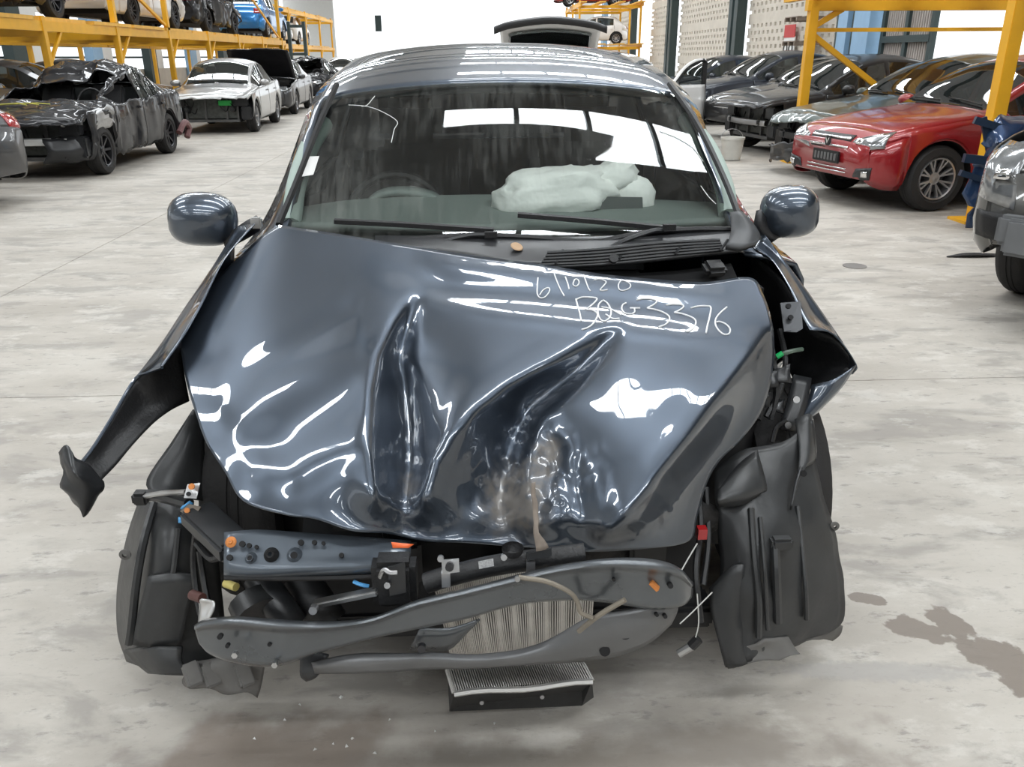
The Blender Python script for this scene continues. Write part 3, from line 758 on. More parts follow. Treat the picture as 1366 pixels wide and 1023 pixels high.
sheet('fender_flap', [[Vector((.35, -2.05, .52)), Vector((.66, -1.9, .53)), Vector((.82, -1.66, .50))], [Vector((.4, -2.1, .36)), Vector((.70, -1.97, .36)), Vector((.85, -1.70, .36))], [Vector((.3, -2.05, .22)), Vector((.66, -1.92, .22)), Vector((.8, -1.72, .24))]], SATIN, rt, .01, 4, 4, .02)
sheet('torn_panel', [[Vector((.48, -1.9, .80)), Vector((.8, -1.5, .84)), Vector((.86, -1.05, .86))], [Vector((.55, -1.95, .7)), Vector((.84, -1.5, .72)), Vector((.88, -1.1, .72))], [Vector((.62, -1.85, .58)), Vector((.80, -1.5, .56)), Vector((.86, -1.15, .6))]], STEEL, rt, .006, 5, 5, .05)
MB().tube(catmull([Vector((.89, 1.5, .3)), Vector((.93, 1.72, .45)), Vector((.92, 1.95, .35)), Vector((.9, 1.85, .2))], 5), .05, 7).build('hanging_trim', mat('faded_red_trim', (.16, .07, .07), 0, .5), rt, 40)
for k in range(3): MB().tube([Vector((-.5+.1*k, -1.7+.12*k, .905)), Vector((-.1+.12*k, -1.55, .925)), Vector((.1+.1*k, -1.75+.1*k, .91))], .007, 5).build('yellow_chalk_mark', mat('yellow_marker', (.6, .55, .1), 0, .6), rt, 40)
# 3 silver saloon
o = car('sedan', 'silver saloon with missing front bumper and green bracket showing', LFT, (-5.52, 19.67, 0), math.radians(3.5), SEDAN, P_SIL, front='bare', cutf=.50, cutf_z=.70, rim=('spoke', 6, None), glass=CGLASS, over=dict(no_beam=True),
        deform=crumple(.03, 4, front_zone(Ls, .1, 1.0)))
MB().box((.30, -1.80, .60), (.26, .06, .1)).build('green_bracket', mat('green_plastic', (.03, .42, .08), 0, .4), o[0], 30, bevel=.01)
sheet('hanging_liner', [[Vector((-.62, -1.86, .62)), Vector((-.75, -1.84, .5)), Vector((-.72, -1.9, .3))], [Vector((-.70, -1.6, .6)), Vector((-.85, -1.6, .5)), Vector((-.85, -1.65, .25))]], BLACK, o[0], .008, 5, 4, .03)
# 4 dark saloon with bonnet up
car('sedan', 'dark grey saloon with raised bonnet behind the silver saloon', LFT, (-5.85, 25.55, 0), math.radians(2.5), SEDAN, P_DGR, hood_angle=math.radians(52), hood_mat=P_BLK, rim=('spoke', 6, None), deform=crumple(.06, 4, front_zone(Ls, .0, .9)))
# 5 crushed dark wreck beyond
car('wrecked_sedan', 'crushed black wreck beyond the saloon with raised bonnet', LFT, (-6.0, 31.8, 0), math.radians(2), SEDAN, P_BLK, lod=1, deform=crumple(.22, 2.6, lambda v: .4+.6*(v.z > .6)), omit=('windshield',))
car('hatchback', 'white hatchback furthest along the file of wrecks', LFT, (-6.6, 44, 0), math.radians(2), HATCH, P_WHT, lod=0)
# forklift mast glimpsed between the rack and the end wall
fk = empty('forklift_mast', (-8.3, 42, 0)); tag(fk, 'dark steel forklift mast standing before the bright end opening', 'forklift')
for sx in (-.35, .35): MB().box((sx, 0, 1.5), (.14, .2, 3.0)).build('mast_rail', GREENST, fk, smooth=0)
for z in (.6, 1.6, 2.8): MB().box((0, 0, z), (.7, .1, .12)).build('mast_crossbar', GREENST, fk, smooth=0)
MB().box((0, -.14, 1.0), (.9, .08, .5)).build('fork_carriage', GREENST, fk, smooth=0)
for sx in (-.25, .25): MB().box((sx, -.6, .78), (.1, 1.0, .05)).build('fork_tine', GREENST, fk, smooth=0)
# under the left rack
def under(label, y, pm, b=SEDAN, x=-9.75, rz=94): return car('sedan', label, UNDER, (x, y, 0), math.radians(rz), b, pm, lod=0)
under('dusty grey saloon under the rack behind the rolled wreck', 13.3, P_GRY)
under('second dusty grey saloon under the rack beside the first', 16.2, P_GRY)
under('dark dusty saloon under the rack behind the silver saloon', 19.15, P_DGR)
under('black saloon under the rack furthest from the rolled wreck', 22.1, P_BLK2)
# upper deck, noses along the rack
def deck(nm, label, y, pm, b, rz, **kw): return car(nm, label, DECKG, (-8.05, y, 2.09), math.radians(rz), b, pm, **kw)
wd = crumple(.2, 2.4, lambda v: 1.0)
deck('wrecked_sedan', 'stripped black wreck on the deck before the cream car', 14.6, P_BLK, SEDAN, 180, deform=wd, rim=('spoke', 7, DALLOY), front='bare', cutf=.5, omit=('windshield',))
deck('hatchback', 'cream car with crushed nose on the rack deck', 20.7, P_CRM, SEDAN, 180, deform=crumple(.18, 3.2, front_zone(Ls, .2, 1.35)), rim=('spoke', 10, DALLOY))
deck('wrecked_sedan', 'battered black car between the cream and blue cars on deck', 26.0, P_BLK2, SEDAN, 180, deform=crumple(.16, 2.8, lambda v: 1.0), omit=('windshield',), rim=('spoke', 7, DALLOY), front='bare', cutf=.4)
deck('hatchback', 'bright blue hatchback with broken nose on the deck', 33.1, P_BLU, HATCH, 180, deform=crumple(.15, 3.2, front_zone(3.9, .1, 1.1)), rim=('spoke', 8, None))
def deck2(nm, label, y, pm, b, rz, **kw): return car(nm, label, DECKG, (-10.3, y, 2.09), math.radians(rz), b, pm, **kw)
deck2('wrecked_sedan', 'black and silver wreck next beyond the blue hatchback', 40.0, P_DGR, SEDAN, 180, deform=crumple(.2, 2.8, lambda v: 1.0), lod=0)
deck2('hatchback', 'white damaged hatchback further along the deck', 45.0, P_WHT, HATCH, 180, deform=crumple(.15, 2.8, front_zone(3.9, .1, 1.3)), lod=0)
deck2('hatchback', 'white car at the far end of the deck', 50.0, P_CRM, HATCH, 180, lod=0)
# right rows
A = math.radians(-79)
REDO = dict(hl=[(.34, .53), (.80, .62), (.80, .78), (.40, .665)], gr=[(-.30, .56), (.30, .56), (.34, .69), (-.34, .69)], fo=.68)
o = car('sedan', 'red saloon with black number plate and ten spoke wheels', RGT, (5.82, 9.12, 0), A, SEDAN, P_RED, rim=('twin', 8, ALLOY), over=REDO, grille=False)
rt, pr, pt, bv, sp = o
DGL = mat('dark_lamp_housing', (.05, .05, .055), .3, .2, coat=1)
pt('grille', [(-.32, .555), (.32, .555), (.36, .70), (-.36, .70)], (0, 1, 0), BLACK, .004, 8, 4)
for q in (.575, .66): pt('grille_bar', [(-.33, q), (.33, q), (.335, q+.02), (-.335, q+.02)], (0, 1, 0), CHROME, .014, 8, 1)
mb = MB(); yb = -Ls/2-.02; mb.disc((0, yb, .625), (0, -1, 0), .05, .012, 20); e = mb.build('badge_disc', DALLOY, rt, 30)
MB().add([(-.035, yb-.016, .655), (0, yb-.016, .59), (.035, yb-.016, .655), (.02, yb-.016, .655), (0, yb-.016, .62), (-.02, yb-.016, .655)], [(0, 1, 4, 5), (1, 2, 3, 4)]).build('badge_emblem', CHROME, rt, 0)
pl = MB().box((0, yb-.008, .475), (.46, .02, .12)).build('number_plate', BLACK, rt, 20, bevel=.006)
for k in range(7): MB().box((-.17+.057*k, yb-.02, .475), (.034, .006, .07)).build('plate_character', mat('worn_plate_grey', (.12, .12, .12), 0, .5), pl, 0)
pt('lower_grille', [(-.34, .27), (.34, .27), (.36, .39), (-.36, .39)], (0, 1, 0), BLACK, .006, 8, 4)
for q in (.295, .335, .37): pt('grille_bar', [(-.34, q), (.34, q), (.34, q+.012), (-.34, q+.012)], (0, 1, 0), CHROME, .012, 8, 1)
for x in (1, -1):
    pt('fog_lamp_recess', [(x*.44, .29), (x*.70, .31), (x*.72, .43), (x*.5, .40)], (-.3*x, 1, 0), SATIN, .006, 5, 4)
    pt('fog_lamp', [(x*.60, .33), (x*.68, .335), (x*.68, .39), (x*.60, .385)], (-.3*x, 1, 0), CHROME, .016, 3, 3)
pt('lip_spoiler', [(-.70, .175), (.70, .175), (.72, .235), (-.72, .235)], (0, 1, 0), ALLOY, .012, 14, 2)
pt('lip_spoiler', [(.02, .17), (.45, .17), (.46, .24), (.02, .24)], (-1, 0, 0), ALLOY, .012, 8, 2, axis='S')
o = car('sedan', 'faded green saloon with missing bumper next to the red saloon', RGT, (6.2, 11.12, 0), A, SEDAN, P_GRN, front='bare', cutf=.28, cutf_z=.60, rim=('spoke', 6, None), deform=crumple(.035, 4, front_zone(Ls, .1, .8)))
rt, pr, pt, bv, sp = o
for x in (1, -1): pt('headlight', [(x*.36, .60), (x*.70, .62), (x*.72, .73), (x*.40, .70)], (-.35*x, 1, -.1), LAMP, .02, 6, 4)
pt('rust_patch', [(.18, -1.95), (.55, -1.80), (.5, -1.55), (.2, -1.7)], (0, 0, -1), mat('bare_rust', (.30, .10, .04), .2, .7), .002, 4, 4) if False else None
sheet('hanging_bumper', [[Vector((x, -2.3+.35*abs(x)**2, z+.12*x)) for x in (-.8, -.5, 0, .5, .8)] for z in (.42, .30, .2)], SATIN, rt, .01, 4, 4, .05)
o = car('sedan', 'black saloon with stripped nose behind the leaning rack post', RGT, (6.05, 13.9, 0), A, SEDAN, P_BLK2, front='bare', cutf=.55, cutf_z=.72, rim=('spoke', 6, None), over=dict(beam_mat=ALLOY))
car('sedan', 'black saloon with intact headlamps beyond the stripped black one', RGT, (6.7, 16.3, 0), A, SEDAN, P_BLK2, rim=('spoke', 6, None))
car('estate_car', 'dark tall car with chrome window trim nearest the block wall', RGT, (6.9, 20.0, 0), A, SEDAN, P_NAV, rim=('spoke', 6, None), over=dict(rail=.70), scale=1.06)
car('sedan', 'dark saloon at the far end of the angle parked row', RGT, (6.5, 23.2, 0), A, SEDAN, P_NAV, lod=0)
# pickup front at the right edge
SV = dict(fo=.95, hl=[(.60, .66), (.84, .72), (.86, 1.02), (.62, 1.0)], gr=[(-.50, .74), (.50, .74), (.52, .98), (-.52, .98)])
o = car('pickup_truck', 'bronze grey pickup with torn bonnet and chrome grille', None, (5.12, 5.2, 0), math.radians(-55), SUV, P_SUV, cat='pickup', rim=('thick', 6, None), over=SV, grille=False, omit=('hood',), deform=crumple(.02, 3, front_zone(4.6, .1, .7)))
rt, pr, pt, bv, sp = o
pt('grille', SV['gr'], (0, 1, 0), BLACK, .006, 8, 5)
for k in range(9):
    for s_ in (1, -1):
        x0 = -.45+.11*k; pt('mesh_bar', [(x0-.006, .75), (x0+.006, .75), (x0+.006+.09*s_, .96), (x0-.006+.09*s_, .96)], (0, 1, 0), CHROME, .02, 2, 5)
for x in (-1, 1): pt('grille_surround', [(x*.50, .72), (x*.56, .72), (x*.57, 1.0), (x*.51, 1.0)], (0, 1, 0), CHROME, .02, 2, 5)
mb = MB(); yb = -2.3
mb.box((0, yb-.03, .56), (1.3, .10, .16)); mb.box((-.42, yb-.07, .53), (.36, .05, .2)); mb.build('skid_bar', mat('grey_plastic', (.15, .155, .16), 0, .5), rt, 30, bevel=.02)
for x in (-1, 1): pt('bumper_recess', [(x*.36, .46), (x*.80, .50), (x*.82, .64), (x*.40, .63)], (-.25*x, 1, 0), BLACK, .004, 6, 4)
sheet('torn_bonnet', [[Vector((x, y, 1.05+.10*math.sin(3*x+5*y)+.08*(y+2.2))) for x in (-.70, -.4, 0, .4, .8)] for y in (-2.15, -1.9, -1.5, -1.1)], paint('pale_silver_paint', (.5, .5, .5), .6, .35), rt, .01, 5, 5, .10, js=5)
# blue wreckage leaning on the rack post
bw = empty('blue_wreckage', (4.30, 7.0, 0)); tag(bw, 'crumpled blue front panel propped between rack post and pickup', 'car panel')
sheet('panel', [[Vector((-.04, .15, .80)), Vector((.1, .12, .92)), Vector((.4, .22, .98))], [Vector((-.02, .05, .75)), Vector((.2, -.02, .8)), Vector((.5, .1, .82))], [Vector((-.08, .05, .52)), Vector((.15, .0, .5)), Vector((.5, .1, .5))], [Vector((.05, .15, .0)), Vector((.25, .1, .0)), Vector((.5, .15, .0))]], paint('mid_blue_paint', (.012, .04, .11), .4, .3), bw, .012, 6, 6, .11, js=6)
mb = MB(); mb.beam((-.12, .1, .93), (.12, .05, .86), .05, .06); mb.beam((-.15, .1, .62), (.2, .05, .58), .06, .07); mb.beam((-.17, .08, .5), (.1, .05, .42), .05, .05); mb.beam((-.05, .1, .95), (.08, .08, .6), .03, .05)
mb.build('bracket', mat('blue_black_metal', (.015, .03, .06), .3, .4), bw, 20)
sh = G(1300, 343); o = sheet('plastic_shard', [[Vector((-.22, 0, .004)), Vector((-.05, -.03, .02)), Vector((.16, -.02, .008))], [Vector((-.2, .02, .004)), Vector((-.02, .07, .015)), Vector((.2, .06, .008))]], BLACK, None, .006, 4, 3); o.location = (sh.x, sh.y, 0.002); tag(o, 'black plastic shard lying on floor before the pickup', 'plastic shard')
# white car with open tailgate and open door
o = car('hatchback', 'white hatchback with raised tailgate behind the crashed hatchback', None, (1.05, 12.9, 0), math.radians(176), HATCH, P_WHT, omit=('rear_window',), over=dict(rail=.68), scale=1.02)
rt = o[0]; Lh = 3.9
tg = sheet('tailgate', [[Vector((x, y, z-.06*abs(x/.58)**2.2*1.2)) for x in (-.60, -.4, 0, .4, .60)] for y, z in ((Lh/2-.75, 1.47), (Lh/2-.35, 1.62), (Lh/2+.0, 1.76), (Lh/2+.22, 1.82))], P_WHT, rt, .03, 5, 4)
sheet('tailgate_glass', [[Vector((x, y, z-.055*abs(x/.58)**2.2*1.2)) for x in (-.50, -.3, 0, .3, .50)] for y, z in ((Lh/2-.6, 1.50), (Lh/2-.3, 1.605), (Lh/2-.02, 1.71))], BGLASS, rt, .008, 5, 4)
sheet('spoiler', [[Vector((x, Lh/2+.20+dy, 1.83+dz-.08*abs(x/.58)**2.2)) for x in (-.66, -.45, 0, .45, .66)] for dy, dz in ((-.08, .02), (.06, 0), (.05, -.06))], BLACK, rt, .015, 5, 3)
o = car('sedan', 'white saloon with its front door open behind the crashed hatchback', None, (2.75, 16.95, 0), 0, SEDAN, P_WHT, omit=('dfl', 'wfl')); rt = o[0]
DA = math.radians(52); DH = Vector((.845, SEDAN['tc']+.04-Ls/2, 0))
def dp(q, z): return DH+Vector((.95*math.sin(DA)*q, .95*math.cos(DA)*q, z))
od = sheet('open_door', [[dp(q, z)+Vector((.02*math.sin(z*3), 0, 0)) for q in (0, .5, 1)] for z in (.28, .5, .75, .93)], P_WHT, rt, .06, 3, 3)
fr = MB(); fr.tube(catmull([dp(.0, .93), dp(.35, 1.2), dp(.7, 1.32), dp(.97, 1.33), dp(1, .93)], 5), .035, 6); fr.beam(dp(.97, .3), dp(.97, 1.33), .05, .09); fr.build('door_frame', BLACK, rt, 40)
fr = MB(); fr.tube(catmull([dp(.0, .95), dp(.35, 1.23), dp(.7, 1.355), dp(.97, 1.365)], 5), .03, 6); fr.build('door_top', P_WHT, rt, 40)
MB().add([dp(.05, .94), dp(.95, .94), dp(.95, 1.28), dp(.4, 1.2)], [(0, 1, 2, 3)]).build('door_glass', BGLASS, rt, 0)
# cars on the far right rack
car('hatchback', 'white hatchback parked on the lower deck of far rack', None, (6.9, 52.3, 2.06), math.radians(-100), HATCH, P_WHT, rim=('spoke', 8, None), scale=1.02)
car('sedan', 'red car parked on the top deck of far rack', None, (6.8, 52.3, 4.12), math.radians(-92), SEDAN, P_RED)
car('wrecked_sedan', 'black crushed wreck beside the red car on far rack', None, (3.2, 60, 4.12), math.radians(-92), SEDAN, P_BLK, lod=0, deform=crumple(.2, 2.5, lambda v: 1.0)) if False else None
# loose things on the right
bk = empty('white_bucket', (3.75, 12.45, 0)); tag(bk, 'dirty white plastic bucket on floor beside stripped black saloon', 'bucket')
MB().lathe([(.001, .01), (.13, .01), (.165, .3), (.175, .3), (.175, .33), (.158, .33), (.125, .03), (.001, .03)], n=20).build('tub', mat('dirty_white_plastic', (.55, .54, .5), 0, .5, var=.25), bk, 40)
MB().tube([Vector((.17*math.cos(a), .06, .3+.14*math.sin(a))) for a in np.linspace(0, math.pi, 9)], .005, 5).build('bail', STEEL, bk, 40)
cb = empty('cardboard_box', (3.25, 12.75, 0), .3); tag(cb, 'small open cardboard box beside the white bucket', 'box')
CARD = mat('cardboard', (.50, .33, .18), 0, .8)
for c_, d_ in (((0, 0, .01), (.3, .3, .02)), ((-.15, 0, .15), (.012, .3, .3)), ((.15, 0, .15), (.012, .3, .3)), ((0, .15, .15), (.3, .012, .3)), ((0, -.15, .15), (.3, .012, .3))): MB().box(c_, d_).build('side', CARD, cb, 0)
MB().beam((-.15, 0, .3), (-.27, 0, .34), .28, .008).build('flap', CARD, cb, 0)
# fire sign and wooden pallets by the right wall
sg = empty('wall_sign', (9.4, 26.4, 1.35)); tag(sg, 'white and red safety sign on the pierced block wall', 'sign')
MB().box((0, 0, .1), (.03, .9, 1.0)).build('board', WALLW, sg, 0); MB().box((-.02, 0, .75), (.02, .9, .35)).build('red_header', mat('sign_red', (.5, .03, .03), 0, .5), sg, 0)
for y in (-.22, .22):
    MB().tube([Vector((-.03, y+.15*math.cos(a), .25+.15*math.sin(a))) for a in np.linspace(0, 2*math.pi, 17)], .018, 5, False).build('ring_symbol', BLACK, sg, 40)
for k in range(5):
    ps = empty('wooden_pallet', (9.1, 24.6, .55+.62*k)); tag(ps, ('lowest', 'second lowest', 'middle', 'second highest', 'topmost')[k]+' weathered wooden pallet on the block wall beside the blue column', 'pallet', 'pallets stored on the right wall')
    for q in range(4): MB().box((-.3+.2*q, 0, 0), (.12, 1.0, .025)).build('board', mat('old_wood', (.22, .17, .13), 0, .8), ps, 0)
    for q in (-.45, 0, .45): MB().box((0, q, -.06), (.75, .08, .09)).build('bearer', mat('old_wood', (.22, .17, .13), 0, .8), ps, 0)
# manhole in the floor
mh = G(1140, 355); o = MB().disc((0, 0, 0), (0, 0, 1), .085, .004, 20).build('drain_cover', mat('dirty_iron', (.2, .19, .18), .4, .6), None, 30); o.location = (mh.x, mh.y, 0); tag(o, 'small round drain cover set in the concrete floor', 'drain cover')
# ------------------------------------------------------------------ the crashed hatchback in the foreground
def main_paint():
    m, nt, b = new_mat('graphite_blue_metallic')
    tc = N(nt, 'ShaderNodeTexCoord')
    nz = N(nt, 'ShaderNodeTexNoise'); nz.inputs['Scale'].default_value = 5; nz.inputs['Detail'].default_value = 8; nt.links.new(tc.outputs['Object'], nz.inputs['Vector'])
    at = N(nt, 'ShaderNodeAttribute'); at.attribute_name = 'dirt'
    n2 = N(nt, 'ShaderNodeTexNoise'); n2.inputs['Scale'].default_value = 42; n2.inputs['Detail'].default_value = 6; nt.links.new(tc.outputs['Object'], n2.inputs['Vector'])
    ml = N(nt, 'ShaderNodeMath', operation='MULTIPLY'); nt.links.new(at.outputs['Fac'], ml.inputs[0]); nt.links.new(n2.outputs['Fac'], ml.inputs[1])
    mr = N(nt, 'ShaderNodeMapRange'); mr.inputs['From Min'].default_value = .18; mr.inputs['From Max'].default_value = .5; nt.links.new(ml.outputs[0], mr.inputs['Value'])
    mx = N(nt, 'ShaderNodeMix', data_type='RGBA'); mx.inputs['A'].default_value = (.074, .092, .120, 1); mx.inputs['B'].default_value = (.12, .11, .10, 1)
    nt.links.new(mr.outputs['Result'], mx.inputs['Factor']); nt.links.new(mx.outputs['Result'], b.inputs['Base Color'])
    me = N(nt, 'ShaderNodeMapRange'); me.inputs['To Min'].default_value = .85; me.inputs['To Max'].default_value = .1; nt.links.new(mr.outputs['Result'], me.inputs['Value']); nt.links.new(me.outputs[0], b.inputs['Metallic'])
    co = N(nt, 'ShaderNodeMapRange'); co.inputs['To Min'].default_value = 1; co.inputs['To Max'].default_value = .15; nt.links.new(mr.outputs['Result'], co.inputs['Value']); nt.links.new(co.outputs[0], b.inputs['Coat Weight'])
    b.inputs['Roughness'].default_value = .36; b.inputs['Coat Roughness'].default_value = .025; b.inputs['Coat IOR'].default_value = 1.6
    return m
P_MAIN = main_paint()
MAIN = dict(SEDAN, L=3.92, W=.845, R=.30, fo=1.08, wb=2.42, wf0=.52, hx=(.85, .775), crown=.62, step=.045, rw_mat=glass_mat('privacy_glass', (.01, .012, .012), .95), zs=.2, tc=1.22, th=1.87, tr=3.3, tb=3.68, tB=2.25, tC=3.15, rail=.69,
    top=[(0,.6),(.5,.85),(1.22,.955),(1.5,1.15),(1.87,1.385),(2.3,1.462),(2.9,1.505),(3.3,1.465),(3.5,1.25),(3.68,1.06),(3.8,1.0),(3.92,.92)],
    belt=[(0,.6),(.5,.8),(1.22,.90),(2.2,.95),(3.6,1.0),(3.92,.92)])
def ws_glass():
    m, nt, b = new_mat('dusty_windscreen_glass')
    geo = N(nt, 'ShaderNodeTexCoord')
    mp = N(nt, 'ShaderNodeMapping'); mp.inputs['Scale'].default_value = (46, 5, 5); nt.links.new(geo.outputs['Object'], mp.inputs['Vector'])
    n1 = N(nt, 'ShaderNodeTexNoise'); n1.inputs['Scale'].default_value = 1; n1.inputs['Detail'].default_value = 7; n1.inputs['Roughness'].default_value = .7; nt.links.new(mp.outputs[0], n1.inputs['Vector'])
    n2 = N(nt, 'ShaderNodeTexNoise'); n2.inputs['Scale'].default_value = 3.4; n2.inputs['Detail'].default_value = 4; nt.links.new(geo.outputs['Object'], n2.inputs['Vector'])
    ml = N(nt, 'ShaderNodeMath', operation='MULTIPLY'); nt.links.new(n1.outputs['Fac'], ml.inputs[0]); nt.links.new(n2.outputs['Fac'], ml.inputs[1])
    mr = N(nt, 'ShaderNodeMapRange'); mr.inputs['From Min'].default_value = .22; mr.inputs['From Max'].default_value = .46; mr.inputs['To Min'].default_value = .02; mr.inputs['To Max'].default_value = .24; nt.links.new(ml.outputs[0], mr.inputs['Value'])
    df = N(nt, 'ShaderNodeBsdfDiffuse'); df.inputs['Color'].default_value = (.33, .34, .32, 1)
    tr = N(nt, 'ShaderNodeBsdfTransparent'); tr.inputs['Color'].default_value = (.955, .985, .965, 1)
    gl = N(nt, 'ShaderNodeBsdfGlossy'); gl.inputs['Roughness'].default_value = .015
    fr = N(nt, 'ShaderNodeFresnel'); fr.inputs['IOR'].default_value = 1.55
    m1 = N(nt, 'ShaderNodeMixShader'); nt.links.new(mr.outputs[0], m1.inputs['Fac']); nt.links.new(tr.outputs[0], m1.inputs[1]); nt.links.new(df.outputs[0], m1.inputs[2])
    m2 = N(nt, 'ShaderNodeMixShader'); nt.links.new(fr.outputs[0], m2.inputs['Fac']); nt.links.new(m1.outputs[0], m2.inputs[1]); nt.links.new(gl.outputs[0], m2.inputs[2])
    nt.links.new(m2.outputs[0], nt.nodes['Material Output'].inputs['Surface']); return m
WSG = ws_glass()
CX, CY = 0.09, 3.0
main = car('crashed_hatchback', 'graphite blue hatchback with crumpled bonnet and stripped front end', None, (CX, CY, 0), 0, MAIN, P_MAIN, hide_t=1.22, rim=('spoke', 7, ALLOY), glass=BGLASS, seat=False, omit=('mirror+1', 'mirror-1'))
MC, mparts, mpatch, mbvh, msp = main
mparts['windshield'].data.materials.clear(); mparts['windshield'].data.materials.append(WSG)
OFF = Vector((CX, CY, 0))
def L_(p): return Vector(p)-OFF                 # world to car space
def q(x, y, Y): return L_(Q(x, y, Y))
def qs(l): return [q(*p) for p in l]
def psheet(name, rows, m_, thick=.003, n=5, m=5, jitter=0., parent=None, js=14., sharp=50): return sheet(name, [qs(r) for r in rows], m_, parent or MC, thick, n, m, jitter, sharp, js)
def ptube(name, pts, r, m_, n=5, seg=8, parent=None): return MB().tube(catmull(qs(pts), n), r, seg).build(name, m_, parent or MC, 40)

# ---- bonnet: control points (pixel x, pixel y, height over the mean bonnet plane) and crease lines
BND = [(372,300,.050),(470,315,.035),(560,330,.025),(640,342,.02),(720,352,.015),(800,365,.010),(870,372,.005),(940,376,0),(1000,370,0),
 (1018,392,-.01),(1030,430,-.02),(1033,470,-.07),(1028,510,-.12),(1015,550,-.16),(990,585,-.20),(960,615,-.22),(943,645,-.23),(930,690,-.23),(918,722,-.23),
 (860,732,-.19),(780,736,-.16),(700,730,-.15),(620,724,-.135),(570,722,-.125),(520,712,-.10),(470,708,-.065),(420,692,-.035),(380,686,-.025),(325,668,-.03),
 (300,630,-.04),(275,590,-.05),(262,555,-.05),(250,515,-.05),(243,480,-.05),(240,445,-.05),(262,405,-.045),(292,368,-.03),(330,332,0),(352,312,.03)]
CREASE = [
 [(372,300,.05),(335,355,.03),(293,418,.0),(308,470,.0),(322,530,.0)],
 [(553,388,.032),(527,430,.040),(503,480,.052),(493,530,.058),(492,600,.055),(499,660,.03)],
 [(557,387,.030),(545,430,-.012),(532,478,-.06),(543,520,-.085),(549,570,-.09),(548,630,-.085),(545,690,-.07)],
 [(562,398,.026),(556,440,.012),(553,480,-.002),(560,530,-.005),(566,580,-.008),(562,640,-.02)],
 [(822,430,.032),(770,462,.042),(720,492,.05),(670,520,.055),(630,550,.055),(595,585,.05),(574,620,.038),(563,660,.012)],
 [(827,434,.030),(778,490,-.02),(740,520,-.065),(706,546,-.095),(688,585,-.11),(678,630,-.11),(672,690,-.09)],
 [(836,440,.027),(787,500,.018),(748,538,.008),(722,560,-.005),(714,600,-.02),(705,640,-.025),(720,700,-.04)],
 [(1028,432,-.01),(1000,475,.012),(960,530,.024),(915,590,.03),(870,645,.022),(835,685,.01),(812,708,-.02)],
 [(726,572,-.02),(742,610,-.045),(764,655,-.05),(784,698,-.055)]]
FREE = [(430,400,.032),(430,500,.034),(400,600,.012),(360,590,.0),(450,640,.015),(640,420,.03),(640,470,.042),(600,520,.042),(700,400,.03),(760,400,.03),(900,420,.022),(900,480,.03),(830,500,.037),(840,560,.034),
 (800,600,.012),(800,650,.0),(760,600,-.005),(690,660,-.05),(720,660,-.035),(620,660,-.05),(600,695,-.06),(630,610,-.01),(640,695,-.075),(740,700,-.06),(850,700,-.05),(960,420,.012),(350,420,.02),(300,520,-.015),(350,640,-.005),(470,450,.036),(560,360,.024),(480,360,.04)]
def sst(a, b, x):
    t = min(1, max(0, (x-a)/(b-a))); return t*t*(3-2*t)
def ripple(x, y):
    v = y-(302+(x-372)*.115)                       # distance from the rear edge of the bonnet
    m = sst(540, 600, x)*(1-sst(900, 990, x))*sst(6, 26, v)*(1-sst(72, 105, v))
    a = .0058*math.sin(2*math.pi*(v-4)/70)*m
    w_ = (y-565)+(x-350)*.57
    m2 = sst(300, 350, x)*(1-sst(470, 492, x))*sst(-120, -70, w_)*(1-sst(90, 140, w_))
    b = -.0055*math.sin(2*math.pi*w_/125)*m2
    m3 = (1-sst(290, 315, x))*sst(440, 480, y)*(1-sst(590, 620, y))
    a += .009*math.exp(-((x-912)/34)**2-((y-515)/40)**2)
    return a+b+.003*math.sin((y-480)/17)*m3
